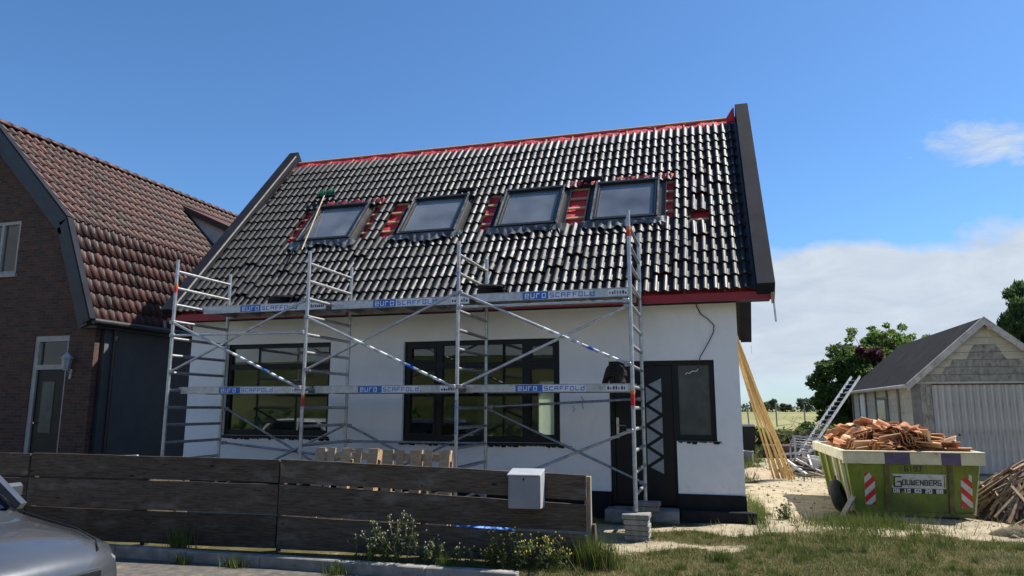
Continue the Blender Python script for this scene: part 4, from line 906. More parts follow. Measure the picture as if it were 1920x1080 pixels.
for a in (-1, 1):
    for b in (-1, 1):
        MB().bar(cp_(-cx, a*cy, b*cz), cp_(cx, a*cy, b*cz), .045, .045).build('frame_bar', BOXL, cage); MB().bar(cp_(a*cx, -cy, b*cz), cp_(a*cx, cy, b*cz), .045, .045).build('frame_bar', BOXL, cage); MB().bar(cp_(a*cx, b*cy, -cz), cp_(a*cx, b*cy, cz), .045, .045).build('frame_bar', BOXL, cage)
for i in range(1, 5):
    u = -cx+2*cx*i/5; MB().tube(cp_(u, -cy, -cz), cp_(u, -cy, cz), .008, 6).build('wire', ALUD, cage); MB().tube(cp_(u, -cy, cz), cp_(u, cy, cz), .008, 6).build('wire', ALUD, cage)
for i in range(1, 4): u = -cy+2*cy*i/4; MB().tube(cp_(-cx, u, cz), cp_(cx, u, cz), .008, 6).build('wire', ALUD, cage)
for nm, a, b, wd, th, m, lab, cat in (
    ('pvc_pipe', (2.75, 10.6, .35), (3.15, 9.7, .05), .06, .06, BUCK, 'white plastic trim strip sloping to the ground before the junk heap', 'trim'),
    ('pvc_pipe', (2.65, 11.4, .42), (3.35, 11.3, .50), .05, .05, BUCK, 'white plastic strip lying across the back of the junk heap', 'trim'),
    ('scrap_plank', (2.9, 9.9, .06), (3.7, 9.4, .05), .10, .03, GREYW, 'grey scrap plank flat on the ground below the junk heap', 'plank'),
    ('scrap_plank', (3.0, 10.3, .20), (3.75, 9.9, .10), .09, .03, GREYW, 'grey scrap plank across the front of the junk heap', 'plank'),
    ('scrap_plank', (3.15, 10.0, .12), (3.55, 9.3, .04), .07, .03, OLDW, 'brown scrap plank pointing at the viewer from the junk heap', 'plank'),
    ('metal_rail', (3.25, 10.7, .45), (3.85, 10.2, .90), .05, .03, BOXL, 'pale metal rail leaning up the junk heap towards the skip', 'rail')):
    tag(MB().bar(a, b, wd, th).build(nm, m), lab, cat)
for i in range(16):
    a = random.uniform(0, 3.14); L_ = random.uniform(.3, .8); c = Vector((random.uniform(2.9, 4.0), random.uniform(9.9, 11.6), random.uniform(.18, .42))); d = Vector((math.cos(a)*L_/2, math.sin(a)*L_/2, random.gauss(0, .12)))
    m_, nm_ = [(GREYW, 'grey weathered'), (BUCK, 'white plastic'), (ALUD, 'grey metal'), (OLDW, 'brown wooden')][i % 4]
    tag(MB().bar(c-d, c+d, random.uniform(.04, .12), random.uniform(.02, .04)).build('scrap_strip', m_), nm_ + ' scrap strip strewn over the junk heap behind the skip', 'scrap', nm_ + ' scrap on the junk heap')
ROLL = PM('cream_foam', (.55, .47, .32), (.45, .38, .25), 6, .8)
tag(MB().tube((3.72, 10.0, .20), (3.98, 9.75, .30), .09, 14).build('foam_roll', ROLL, smooth=True), 'cream foam roll at the foot of the junk heap beside the skip', 'roll')
DIRTM = PM('dark_soil', (.11, .085, .06), (.07, .055, .04), 6, .95, bump=.8, bscale=20, bd=.03)
def mound(name, c, rx, ry, h, label, mat=DIRTM, cat='mound'):
    v = [(c[0], c[1], h)]; f = []; n_ = 26; m_ = 7
    for k in range(1, m_+1):
        for i in range(n_):
            a = 2*math.pi*i/n_; r = k/m_; q = 1+.15*math.sin(a*3+c[0])+.08*math.sin(a*7)
            v.append((c[0]+rx*r*q*math.cos(a), c[1]+ry*r*q*math.sin(a), h*(1-r*r)**1.2*(1+random.uniform(-.25, .25))-.03*(k == m_)))
    for i in range(n_): f.append((0, 1+i, 1+(i+1) % n_))
    for k in range(m_-1):
        for i in range(n_): j = (i+1) % n_; f.append((1+k*n_+i, 1+(k+1)*n_+i, 1+(k+1)*n_+j, 1+k*n_+j))
    return tag(link(name, mk(name, v, f, mat, True)), label, cat)
mound('rubbish_mound', (3.35, 10.9), .9, 1.0, .30, 'low dark heap of soil under the junk behind the skip')
SANDM = PM('sand_heap', (.40, .31, .21), (.30, .23, .15), 5, .95, bump=.8, bscale=26, bd=.03)
mound('sand_mound', (2.0, 9.8), .65, .9, .16, 'low heap of brown sand beside the feet of the laths', SANDM)
mound('turf_lump', (4.95, 1.75), .36, .18, .12, 'brown lump of turf on the sand before the batten pile', PM('dry_turf', (.20, .16, .10), (.13, .11, .06), 9, .95, bump=1, bscale=40, bd=.03), 'turf')
# aluminium ladder against the shed
lad = thing('ladder', 'grey aluminium ladder leaning on the left eave of the shed', 'ladder', (3.9, 14.2, .2))
la, lb = Vector((3.55, 14.2, .25)), Vector((5.88, 18.0, 2.78)); ld = (lb-la).normalized(); lx = Vector((.55, -.835, 0)).normalized()*.2
for s_ in (-1, 1): MB().bar(la+lx*s_, lb+lx*s_, .035, .075, (1, 1, 0)).build('rail', ALUD, lad)
for k in range(1, 17): p = la.lerp(lb, k/17); MB().tube(p-lx*.93, p+lx*.93, .016, 8).build('rung', ALU, lad)

# ------------------------------------------------------------------ shed with corrugated door
SHW = PM('shed_cream_board', (.55, .51, .40), (.44, .41, .32), 5, .8, bump=.3, dirt=(.12, .12, .10), dscale=3, dlo=.55, dhi=.8, rnd=.1)
SHM = PM('shed_mossy_board', (.27, .255, .215), (.36, .34, .28), 9, .85, bump=.4, dirt=(.14, .138, .115), dscale=12, dlo=.42, dhi=.7, stretch=(1, 1, .5))
SHP = PM('shed_post', (.15, .15, .135), (.21, .21, .19), 5, .85, bump=.3)
BARGE = PM('shed_bargeboard', (.52, .49, .43), (.38, .36, .32), 4, .7, bump=.3, dirt=(.16, .16, .14), dscale=7, dlo=.5, dhi=.75)
CORR = PM('corrugated_door_sheet', (.50, .485, .455), (.41, .40, .375), 3, .6, bump=.2, dirt=(.11, .115, .11), dscale=1.6, dlo=.48, dhi=.72, stretch=(1.6, 1, .4), rnd=.08)
FELT = PM('shed_roof_felt', (.011, .011, .012), (.019, .018, .020), 3, .92, bump=.6, bscale=26, bd=.02, dirt=(.03, .029, .028), dscale=1.2, dlo=.5, dhi=.75, spec=.12)
SX0, SX1, SY0, SY1, SZ, SAZ, SXM = 6.06, 9.6, 11.3, 20.0, 2.36, 3.92, 7.83
shed = thing('shed', 'weathered grey shed with dark pitched roof and corrugated door behind the skip', 'shed', (SXM, 15.6, 0))
MB().prism([(SX0+.04, SY0+.06, 0), (SX0+.04, SY0+.06, SZ), (SXM, SY0+.06, SAZ-.08), (SX1-.04, SY0+.06, SZ), (SX1-.04, SY0+.06, 0)], (0, SY1-SY0-.1, 0)).build('frame_wall', SHP, shed)
k_ = (SAZ-SZ)/(SXM-SX0)
zb = SZ+.0; row = 0
while zb < SAZ-.16:                      # gable siding, board by board
    zt = min(zb+.188, SAZ-.1); a = SX0+.04+(zb-SZ)/k_; b = SX0+.04+(zt-SZ)/k_
    moss = row < 5; inset = (.22, .45, .42, .62, .50)[min(row, 4)]
    if moss and a+inset < SXM-.1:
        p0, p1 = a+inset, 2*SXM-a-inset
        MB().hexa([(p0, SY0+.012, zb), (p1, SY0+.012, zb), (p1, SY0+.058, zb), (p0, SY0+.058, zb), (p0+.12, SY0+.034, zt-.005), (p1-.12, SY0+.034, zt-.005), (p1-.12, SY0+.058, zt-.005), (p0+.12, SY0+.058, zt-.005)]).build('siding_board', SHM, shed)
        for q0, q1, q2, q3 in ((a, p0-.001, b, p0+.119), (p1+.001, 2*SXM-a, p1-.119, 2*SXM-b)):
            MB().hexa([(q0, SY0+.012, zb), (q1, SY0+.012, zb), (q1, SY0+.058, zb), (q0, SY0+.058, zb), (q2, SY0+.034, zt-.005), (q3, SY0+.034, zt-.005), (q3, SY0+.058, zt-.005), (q2, SY0+.058, zt-.005)]).build('siding_board', SHW, shed)
    else:
        c, d = 2*SXM-a, 2*SXM-b
        MB().hexa([(a, SY0+.012, zb), (c, SY0+.012, zb), (c, SY0+.058, zb), (a, SY0+.058, zb), (b, SY0+.034, zt-.005), (d, SY0+.034, zt-.005), (d, SY0+.058, zt-.005), (b, SY0+.058, zt-.005)]).build('siding_board', SHW, shed)
    zb += .19; row += 1
MB().box(SX0+.02, SX1-.02, SY0-.02, SY0+.012, SZ-.05, SZ-.001).build('lintel', SHW, shed)
for i in range(3): MB().box(SX0+.05+i*.13, SX0+.175+i*.13, SY0+.01, SY0+.058, 0, SZ-.051).build('jamb_board', SHM if i else SHP, shed)
MB().box(SX0-.02, SX0+.048, SY0+.0, SY0+.12, 0, SZ-.051).build('corner_post', SHP, shed)
rib = mk('door_rib', *[(lambda v, f: (v, f))([(0, .04, 0), (.045, .04, 0), (.06, .0, 0), (.12, .0, 0), (.135, .04, 0), (.16, .04, 0), (0, .04, 2.25), (.045, .04, 2.25), (.06, .0, 2.25), (.12, .0, 2.25), (.135, .04, 2.25), (.16, .04, 2.25)], [(i, i+1, i+7, i+6) for i in range(5)])][0], CORR)
for i in range(17): link('door_rib', rib, shed, Matrix.Translation((SX0+.46+.16*i, SY0+.012, .05)))
MB().box(SX0+.455, SX0+.455+2.73, SY0+.0, SY0+.01, SZ-.085, SZ-.052).build('door_track', RUST, shed)
MB().box(7.02, 7.06, SY0-.02, SY0+.01, .98, 1.02).build('door_knob', PLINTH, shed)
for i in range(12):
    z0 = .03+i*.19; MB().hexa([(SX0+.01, SY0+.125, z0), (SX0+.039, SY0+.125, z0), (SX0+.039, SY1, z0), (SX0+.01, SY1, z0), (SX0+.025, SY0+.125, z0+.186), (SX0+.039, SY0+.125, z0+.186), (SX0+.039, SY1, z0+.186), (SX0+.025, SY1, z0+.186)]).build('siding_board', SHW, shed)
for y_ in (12.9, 14.3, 15.9, 17.5, 18.6, 19.9): MB().box(SX0-.03, SX0+.009, y_-.06, y_+.06, 0, SZ-.03).build('post', SHP, shed)
sw = MB().box(SX0-.015, SX0+.008, 14.5, 15.75, 1.25, 2.0).build('window', SHP, shed); MB().box(SX0-.02, SX0-.0155, 14.6, 15.65, 1.33, 1.92).build('pane', FROSTD, sw)
MB().box(SX0-.02, SX0+.008, 17.65, 18.45, .05, 2.15).build('door', BUCK, shed)
for s_ in (-1, 1):
    f = lambda x: SXM+s_*(x-SXM)*-1 if s_ > 0 else x
    xe = SX0-.16; ze = SZ-.16*k_
    P = lambda x, zz, y: (SXM-(SXM-x) if s_ < 0 else SXM+(SXM-x), y, zz)
    MB().hexa([P(xe, ze+.03, SY0-.12), P(SXM, SAZ+.03, SY0-.12), P(SXM, SAZ+.03, SY1+.1), P(xe, ze+.03, SY1+.1), P(xe, ze+.08, SY0-.12), P(SXM, SAZ+.085, SY0-.12), P(SXM, SAZ+.085, SY1+.1), P(xe, ze+.08, SY1+.1)]).build('roof_slope', FELT, shed)
    MB().hexa([P(xe, ze-.10, SY0-.15), P(SXM, SAZ-.11, SY0-.15), P(SXM, SAZ-.11, SY0-.122), P(xe, ze-.10, SY0-.122), P(xe, ze+.06, SY0-.15), P(SXM, SAZ+.065, SY0-.15), P(SXM, SAZ+.065, SY0-.122), P(xe, ze+.06, SY0-.122)]).build('bargeboard', BARGE, shed)
    MB().hexa([P(xe, ze+.061, SY0-.155), P(SXM, SAZ+.0665, SY0-.155), P(SXM, SAZ+.0665, SY0-.08), P(xe, ze+.061, SY0-.08), P(xe, ze+.095, SY0-.155), P(SXM, SAZ+.10, SY0-.155), P(SXM, SAZ+.10, SY0-.08), P(xe, ze+.095, SY0-.08)]).build('edge_trim', BARGE, shed)
MB().tube((SX0-.2, SY0-.14, SZ-.12), (SX0-.2, SY1+.05, SZ-.12), .055, 10).build('gutter', BARGE, shed, smooth=True)
for x, zz in ((SXM+.05, SAZ-.2), (SXM+1.0, SAZ-1.0)): MB().box(x, x+.09, SY0-.18, SY0+.0, zz-.05, zz+.03).build('purlin_end', BATTEN, shed)

# ------------------------------------------------------------------ neighbouring brick house with gambrel roof
t = NT('dark_brick'); cc = t.n('TexCoord'); sp = t.n('SeparateXYZ'); cb = t.n('CombineXYZ'); t.l(cc.outputs['Object'], sp.inputs[0]); t.l(t.math('ADD', sp.outputs[0], sp.outputs[1]), cb.inputs[0]); t.l(sp.outputs[2], cb.inputs[1])
bk = t.n('TexBrick'); t.l(cb.outputs[0], bk.inputs['Vector']); bk.inputs['Scale'].default_value = 1.0
for k, v in (('Brick Width', .22), ('Row Height', .066), ('Mortar Size', .006), ('Mortar Smooth', .2), ('Bias', 0)): bk.inputs[k].default_value = v
bk.inputs['Color1'].default_value = (.125, .055, .036, 1); bk.inputs['Color2'].default_value = (.045, .028, .023, 1); bk.inputs['Mortar'].default_value = (.10, .09, .08, 1)
t.base(t.mix(t.ramp(t.noise(8, 6, .6), .4, .7), bk.outputs['Color'], (.07, .05, .04)), .85, 0, .3); t.bump(t.math('SUBTRACT', 1.0, bk.outputs['Fac']), .7, .008); BRICK = t.m
GREYR = PM('dark_grey_render', (.085, .088, .092), (.07, .073, .078), 2, .8, bump=.25, bscale=120)
t = NT('brown_pan_tile'); oi = t.n('ObjectInfo'); geo = t.n('NewGeometry'); rr = t.math('FRACT', t.math('ADD', oi.outputs['Random'], geo.outputs['Random Per Island']))
c = t.mix(rr, (.095, .036, .028), (.042, .024, .021)); c = t.mix(t.ramp(t.noise(1.6, 9, .7), .52, .7), c, (.055, .05, .035)); c = t.mix(t.ramp(t.noise(9, 7, .7), .6, .75), c, (.11, .09, .07)); t.base(c, .58, 0, .28); t.bump(t.noise(50, 5, .6), .3, .004); NTILE = t.m
NB = thing('brick_house', 'dark brick house with brown gambrel tile roof at the left edge', 'house', (-14.4, 8, 0))
NX1, NX0, NYF, NYR = -11.19, -17.6, 2.0, 14.5; NXM = -14.4
EV, BR, RD = (-11.08, 3.42), (-11.95, 5.60), (-14.40, 8.06)
gp = [(NX0, 0), (NX1, 0), (NX1, 3.4), (BR[0]-.10, 5.52), (NXM, 7.98), (2*NXM-BR[0]+.10, 5.52), (NX0, 3.4)]
NW = (-14.6, -13.55, 4.55, 5.75); ND = (-12.78, -11.86, .2, 3.16)
# gable front with real openings: three stacked pieces
holed_wall(NX0, NX1-.12, 0, 3.4, [ND, (-16.6, -14.6, 1.0, 2.9)], NYF, NYF+.25).build('front_wall', BRICK, NB)
MB().box(NX1-.119, NX1, NYF, NYF+.12, 0, 3.4).build('corner_bricks', BRICK, NB)
holed_wall(-14.95, -13.2, 3.401, 5.9, [NW], NYF+.001, NYF+.25).build('front_wall', BRICK, NB)
xr = lambda zz: NX1-(zz-3.4)*(NX1-BR[0]+.1)/2.12 if zz < 5.52 else BR[0]-.1-(zz-5.52)*(BR[0]-.1-NXM)/2.46
MB().prism([(-13.199, NYF, 3.401), (NX1, NYF, 3.401), (xr(5.52), NYF, 5.52), (xr(5.9), NYF, 5.9), (-13.199, NYF, 5.9)], (0, .25, 0)).build('front_wall', BRICK, NB)
MB().prism([(-14.951, NYF, 3.401), (NX0, NYF, 3.401), (2*NXM-xr(5.52), NYF, 5.52), (2*NXM-xr(5.9), NYF, 5.9), (-14.951, NYF, 5.9)], (0, .25, 0)).build('front_wall', BRICK, NB)
MB().prism([(2*NXM-xr(5.9), NYF+.002, 5.901), (xr(5.9), NYF+.002, 5.901), (NXM, NYF+.002, 7.98)], (0, .24, 0)).build('front_wall', BRICK, NB)
MB().box(NX1-.25, NX1-.002, NYF+.251, NYR, 0, 3.4).build('side_wall', GREYR, NB)
MB().box(NX0, NX1-.3, NYR-.2, NYR-.01, 0, 3.4).build('rear_wall', BRICK, NB)
MB().box(NX0+.01, NX0+.25, NYF+.251, NYR-.21, 0, 3.4).build('side_wall', BRICK, NB)
MB().prism([(x, NYF+.3, zz) for x, zz in ((NX0+.3, 3.3), (NX1-.3, 3.3), (BR[0]-.3, 5.4), (NXM, 7.7), (2*NXM-BR[0]+.3, 5.4))], (0, .05, 0)).build('gable_lining', DARKIN, NB)
NFR = PM('cream_frame_paint', (.34, .33, .31), (.27, .26, .245), 5, .5, bump=.1)
nf = MB(); nf.box(ND[0], ND[0]+.11, NYF+.02, NYF+.14, .2, 3.16).box(ND[1]-.05, ND[1], NYF+.02, NYF+.14, .2, 3.16).box(ND[0]+.11, ND[1]-.05, NYF+.021, NYF+.139, 3.04, 3.16).box(ND[0]+.11, ND[1]-.05, NYF+.021, NYF+.139, 2.45, 2.55)
nfo = nf.build('door_frame', NFR, NB); MB().box(ND[0]+.1, ND[1]-.04, NYF+.09, NYF+.10, 2.54, 3.05).build('transom_pane', GLASS, nfo)
nd = MB().box(ND[0]+.112, ND[1]-.052, NYF+.06, NYF+.11, .21, 2.448).build('door', BLACKF, NB); MB().box(-12.50, -12.18, NYF+.052, NYF+.0595, 1.15, 2.2).build('pane', FROSTD, nd)
MB().tube((-12.60, NYF+.02, 1.35), (-12.60, NYF+.06, 1.35), .02, 8).build('knob', STEEL, nd)
wn = MB(); wn.box(NW[0], NW[1], NYF+.02, NYF+.12, NW[2], NW[2]+.07).box(NW[0], NW[1], NYF+.02, NYF+.12, NW[3]-.07, NW[3]).box(NW[0], NW[0]+.07, NYF+.021, NYF+.119, NW[2]+.07, NW[3]-.07).box(NW[1]-.07, NW[1], NYF+.021, NYF+.119, NW[2]+.07, NW[3]-.07).box(-14.12, -14.05, NYF+.021, NYF+.119, NW[2]+.07, NW[3]-.07)
wno = wn.build('window', NFR, NB); MB().box(NW[0]+.05, NW[1]-.05, NYF+.07, NYF+.08, NW[2]+.05, NW[3]-.05).build('pane', GLASS, wno); MB().box(NW[0]-.06, NW[1]+.06, NYF-.06, NYF+.019, NW[2]-.07, NW[2]-.002).build('sill', NFR, wno)
wn = MB().box(-16.6, -14.6, NYF+.02, NYF+.1, 1.0, 1.09).box(-16.6, -14.6, NYF+.02, NYF+.1, 2.81, 2.9).box(-16.6, -16.5, NYF+.021, NYF+.099, 1.09, 2.81).box(-14.7, -14.6, NYF+.021, NYF+.099, 1.09, 2.81).build('window', NFR, NB); MB().box(-16.55, -14.65, NYF+.06, NYF+.07, 1.05, 2.85).build('pane', GLASS, wn)
# lantern on the wall
LAMPM = PM('pale_lantern_paint', (.42, .43, .42), None, 8, .5)
ln = MB().bar((-11.72, NYF-.003, 2.35), (-11.72, NYF-.10, 2.42), .02, .02).bar((-11.72, NYF-.003, 2.45), (-11.72, NYF-.02, 2.25), .05, .02).tube((-11.72, NYF-.13, 2.42), (-11.72, NYF-.13, 2.45), .05, 6, .07).tube((-11.72, NYF-.13, 2.66), (-11.72, NYF-.13, 2.78), .13, 6, .02).build('wall_lantern', LAMPM, NB)
MB().tube((-11.72, NYF-.13, 2.451), (-11.72, NYF-.13, 2.659), .07, 6, .10).build('lantern_glass', FROST, ln)
# verge boards along the gable
def nrp(x, zz, y): return (x, y, zz)
DKV = PM('black_verge_paint', (.014, .015, .017), (.022, .023, .025), 4, .45)
for s_ in (1, -1):
    q = lambda p: (p[0] if s_ > 0 else 2*NXM-p[0], p[1])
    for a, b in ((EV, BR), (BR, RD)):
        a2, b2 = q(a), q(b); d = Vector((b2[0]-a2[0], 0, b2[1]-a2[1])); n = Vector((-d.z, 0, d.x)).normalized()*(-1 if s_ > 0 else 1)
        if n.z < 0: n = -n
        for off0, off1, ya, yb, m in ((-.42, -.20, NYF-.16, NYF-.13, DKV), (-.199, .035, NYF-.30, NYF-.26, DKV), (.036, .075, NYF-.34, NYF-.20, VERGE)):
            A, B = Vector((a2[0], ya, a2[1])), Vector((b2[0], ya, b2[1])); e = d.normalized()*.0
            MB().prism([A+n*off0, B+n*off0, B+n*off1, A+n*off1], (0, yb-ya, 0)).build('verge_board', m, NB)
# roof planes and tiles
nroof = MB()
for s_ in (1, -1):
    for a, b in ((EV, BR), (BR, RD)):
        xa, xb = (a[0], b[0]) if s_ > 0 else (2*NXM-a[0], 2*NXM-b[0]); d = Vector((xb-xa, 0, b[1]-a[1])).normalized(); n = Vector((d.z, 0, -d.x)); n = n if n.z > 0 else -n
        A, B = Vector((xa, NYF-.258, a[1])), Vector((xb, NYF-.258, b[1]))
        nroof.prism([A, B, B-n*.06, A-n*.06], (0, NYR-NYF+.3, 0))
nro = nroof.build('roof', DKV, NB)
def pan_mesh(wd, L_):
    n_ = 6; v = []; f = []
    for y_, zo in ((0, .05), (L_, .012), (0, .03)):
        for i in range(n_+1): u = i/n_; v.append((u*wd, y_, .034*math.sin(u*2*math.pi-.6)+zo))
    m = n_+1
    for i in range(n_): f += [(i, i+1, m+i+1, m+i), (2*m+i, 2*m+i+1, i+1, i)]
    me = mk('pan_tile', v, f, NTILE); me.polygons.foreach_set('use_smooth', [k % 2 == 0 for k in range(len(f))]); return me
PW = .205
for (a, b, rows, ncol, sep_) in ((EV, BR, 7, 34, True), (BR, RD, 10, 60, False)):
    d = Vector((b[0]-a[0], 0, b[1]-a[1])); L_ = d.length; d.normalize(); n = Vector((d.z, 0, -d.x)); n = n if n.z > 0 else -n; gg = L_/rows
    PMm = pan_mesh(PW, gg+.06); pv = np.array([v.co for v in PMm.vertices]); pf = [tuple(p.vertices) for p in PMm.polygons]
    # local x along +Y (so that y(slope) and normal stay right handed): x -> Y, y -> d, z -> n
    Bm = Matrix(((0, d.x, n.x, 0), (1, d.y, n.y, 0), (0, d.z, n.z, 0), (0, 0, 0, 1))); V_, F_ = [], []
    for r in range(rows):
        for c in range(ncol):
            P = Vector((a[0], NYF-.2+c*PW, a[1])) + d*(r*gg-.02) + n*.0 + Vector((random.gauss(0, .003), random.gauss(0, .003), 0)); M = Matrix.Translation(P) @ Bm
            if sep_ and c < 24: link('pan_tile', PMm, nro, M)
            else:
                if not sep_ and 5.85 < P.y < 9.2 and 0 < r < 7 and P.y > 6.85: continue
                A = np.array(M); bb_ = sum(len(q) for q in V_); V_.append(pv @ A[:3, :3].T + A[:3, 3]); F_ += [tuple(bb_+i for i in q) for q in pf]
    tag(link('pan_tiles', mk('pan_tiles', np.concatenate(V_), F_, NTILE, True), nro), kind='stuff')
AV2, AF2 = arc_tile(.13, .36, .015, 8); RTM = mk('ridge_tile', AV2, AF2, NTILE, True)
for i in range(36): link('ridge_tile', RTM, nro, Matrix.Translation((NXM, NYF-.3+i*.34, 8.05+random.uniform(-.004, .004))) @ Matrix.Rotation(R_(-2), 4, 'X'))
MB().tube((EV[0]+.07, NYF-.25, EV[1]-.02), (EV[0]+.07, NYR, EV[1]-.02), .065, 10).build('gutter', DKV, NB, smooth=True)
MB().box(NX1-.3, EV[0]+.02, NYF-.12, NYR, EV[1]-.14, EV[1]-.09).build('soffit', DKV, NB)
MB().path([(NX1+.06, NYF+.45, 3.36), (NX1+.06, NYF+.45, .1)], .045, 10).build('downpipe', DKV, NB, smooth=True)
# dormer
DMW = PM('dormer_white_board', (.55, .55, .54), (.47, .47, .46), 4, .6)
dm = MB().prism([(-13.75, 7.15, 7.38), (-12.10, 7.15, 6.62), (-12.10, 7.15, 5.78)], (0, 2.0, 0)).build('dormer', DMW, NB)
MB().hexa([(-13.95, 7.0, 7.52), (-11.95, 7.0, 6.60), (-11.95, 9.3, 6.60), (-13.95, 9.3, 7.52), (-13.95, 7.0, 7.62), (-11.95, 7.0, 6.72), (-11.95, 9.3, 6.72), (-13.95, 9.3, 7.62)]).build('dormer_roof', NTILE, dm)
MB().box(-12.0, -11.94, 6.99, 9.31, 6.50, 6.62).build('dormer_fascia', DKV, dm)
MB().box(-12.10, -12.085, 7.4, 8.9, 5.95, 6.45).build('dormer_window', GLASS, dm)
MB().bar((-13.95, 6.985, 7.50), (-11.95, 6.985, 6.58), .03, .10, (0, 0, 1)).build('dormer_verge', DKV, dm)
# white trim boards lying behind the fence by the neighbour
tag(MB().bar((-9.1, -1.2, .86), (-6.9, -1.15, .98), .03, .05).build('trim_board', BUCK), 'white painted board lying behind the fence before the brick house door', 'board')
tag(MB().box(-9.4, -6.2, -1.6, -.9, 0, .80).build('soil_bank', DIRTM), 'dark stacked turf bank behind the left end of the fence', 'bank')

# ------------------------------------------------------------------ cars
CGL = glass('car_glass', 1.8, (.08, .09, .09))
HEAD = PM('headlight_lens', (.20, .21, .22), None, 5, .15, bump=0)
RIM = PM('alloy_rim', (.45, .46, .47), None, 5, .35, metal=.8, bump=0)
def car(loc, rz, paint, label):
    root = thing('parked_car', label, 'car', loc, 'cars parked along the road'); MR = Matrix.Translation(loc) @ Matrix.Rotation(rz, 4, 'Z')
    # stations: x from nose (0) to tail; half width, lower z, belt z
    st = [(0.0, .50, .34, .52), (.05, .66, .26, .61), (.20, .78, .22, .68), (.55, .86, .20, .75), (1.0, .87, .20, .81), (1.35, .87, .20, .87), (1.5, .87, .20, .93), (2.0, .88, .20, .97), (2.9, .88, .20, .98), (3.5, .86, .22, .99), (3.85, .80, .26, .95), (4.0, .68, .34, .80)]
    prof = [(-1, .0), (-1.0, .35), (-.985, .62), (-.96, .80), (-.88, .95), (-.62, 1.03), (-.25, 1.06), (0, 1.065)]; prof = prof + [(-a, b) for a, b in prof[-2::-1]]
    v = []; f = []; m = len(prof)
    for x, hw, z0, z1 in st:
        for a, b in prof: v.append(tuple(MR @ Vector((-x, a*hw, z0+(z1-z0)*b))))
    for i in range(len(st)-1):
        for j in range(m-1): f.append((i*m+j, i*m+j+1, (i+1)*m+j+1, (i+1)*m+j))
    f += [tuple(range(m)), tuple(range(len(st)*m-1, (len(st)-1)*m-1, -1))] + [(i*m, (i+1)*m, (i+1)*m+m-1, i*m+m-1) for i in range(len(st)-1)]
    body = MB().add(v, f).build('body', paint, root, smooth=True)
    def loft(name, secs, mat, par):
        v = []; f = []; n_ = len(secs[0])
        for s_ in secs: v += [tuple(MR @ Vector(p)) for p in s_]
        for i in range(len(secs)-1):
            for j in range(n_): f.append((i*n_+j, i*n_+(j+1) % n_, (i+1)*n_+(j+1) % n_, (i+1)*n_+j))
        f += [tuple(range(n_)), tuple(range(len(secs)*n_-1, (len(secs)-1)*n_-1, -1))]
        return MB().add(v, f).build(name, mat, par, smooth=True)
    rect = lambda x0, x1, hw, zz, b=.12: [(-x0, -hw+b, zz), (-x0, hw-b, zz), (-x0-b, hw, zz), (-x1+b, hw, zz), (-x1, hw-b, zz), (-x1, -hw+b, zz), (-x1+b, -hw, zz), (-x0-b, -hw, zz)]
    gh = loft('glasshouse', [rect(1.35, 3.8, .78, .90), rect(1.95, 3.45, .64, 1.38)], CGL, root)
    loft('roof_panel', [rect(1.92, 3.48, .655, 1.375), rect(2.05, 3.35, .60, 1.45), rect(2.25, 3.1, .45, 1.475)], paint, root)
    for s_ in (-1, 1):
        for (x0, z0), (x1, z1) in (((1.35, .90), (1.95, 1.39)), ((2.55, .97), (2.55, 1.39)), ((3.78, .97), (3.45, 1.39))):
            MB().bar(MR @ Vector((-x0, s_*.775, z0)), MR @ Vector((-x1, s_*.645, z1)), .07, .06).build('pillar', paint, gh)
        MB().obox(MR @ Vector((-1.75, s_*.95, 1.0)), .06, .10, .07, MR.to_3x3()).build('mirror', paint, root, bevel=.03)
        hl = MB().obox(MR @ Vector((-.22, s_*.58, .555)), .12, .13, .045, MR.to_3x3() @ Matrix.Rotation(-s_*.5, 3, 'Z')).build('headlight', HEAD, root, bevel=.025)
        for x in (.75, 3.25):
            wh = thing('wheel', None, None, (0, 0, 0)); wh.parent = root; wh.matrix_parent_inverse = WM[root.name].inverted()
            Mw = MR @ Matrix.Translation((-x, s_*.79, .31)); torus(MB(), Mw, .23, .085, sq=1.1).build('tyre', RUB, wh, smooth=True)
            MB().tube(Mw @ Vector((0, -.07, 0)), Mw @ Vector((0, .07, 0)), .19, 20).build('rim', RIM, wh, smooth=True)
        MB().tube(MR @ Vector((-.75, s_*.80, .31)), MR @ Vector((-.75, s_*.885, .31)), .345, 24).build('wheel_arch', PLINTH, body); MB().tube(MR @ Vector((-3.25, s_*.80, .31)), MR @ Vector((-3.25, s_*.892, .31)), .345, 24).build('wheel_arch', PLINTH, body)
    # bonnet shut lines
    for s_ in (-1, 1):
        pts = [(-.10, s_*.50, .648), (-.25, s_*.60, .705), (-.55, s_*.67, .768), (-1.0, s_*.70, .828), (-1.3, s_*.71, .875)]
        MB().path([MR @ Vector(p) for p in pts], .006, 5).build('shut_line', PLINTH, body)
    MB().obox(MR @ Vector((-.01, 0, .46)), .03, .45, .07, MR.to_3x3()).build('grille', PLINTH, root, bevel=.01)
    return root
SILV = PM('silver_car_paint', (.07, .075, .082), (.06, .065, .072), 3, .3, .05, 0, metal=.3); WHTC = PM('white_car_paint', (.75, .75, .74), None, 3, .3, .05, 0); BLKC = PM('black_car_paint', (.012, .013, .016), None, 3, .25, .05, 0)
for m_ in (SILV, WHTC, BLKC):
    b_ = m_.node_tree.nodes['Principled BSDF']; b_.inputs['Coat Weight'].default_value = 1.0; b_.inputs['Coat Roughness'].default_value = .03
car((-3.66, -5.35, -.102), R_(-3), SILV, 'dark silver-grey car parked at the roadside, its bonnet in the lower left corner')
car((-7.75, -5.15, -.102), 0, WHTC, 'white car parked at the roadside, mirrored in the house window')
car((-12.4, -5.15, -.102), 0, BLKC, 'black car parked at the roadside, farthest from the skip')

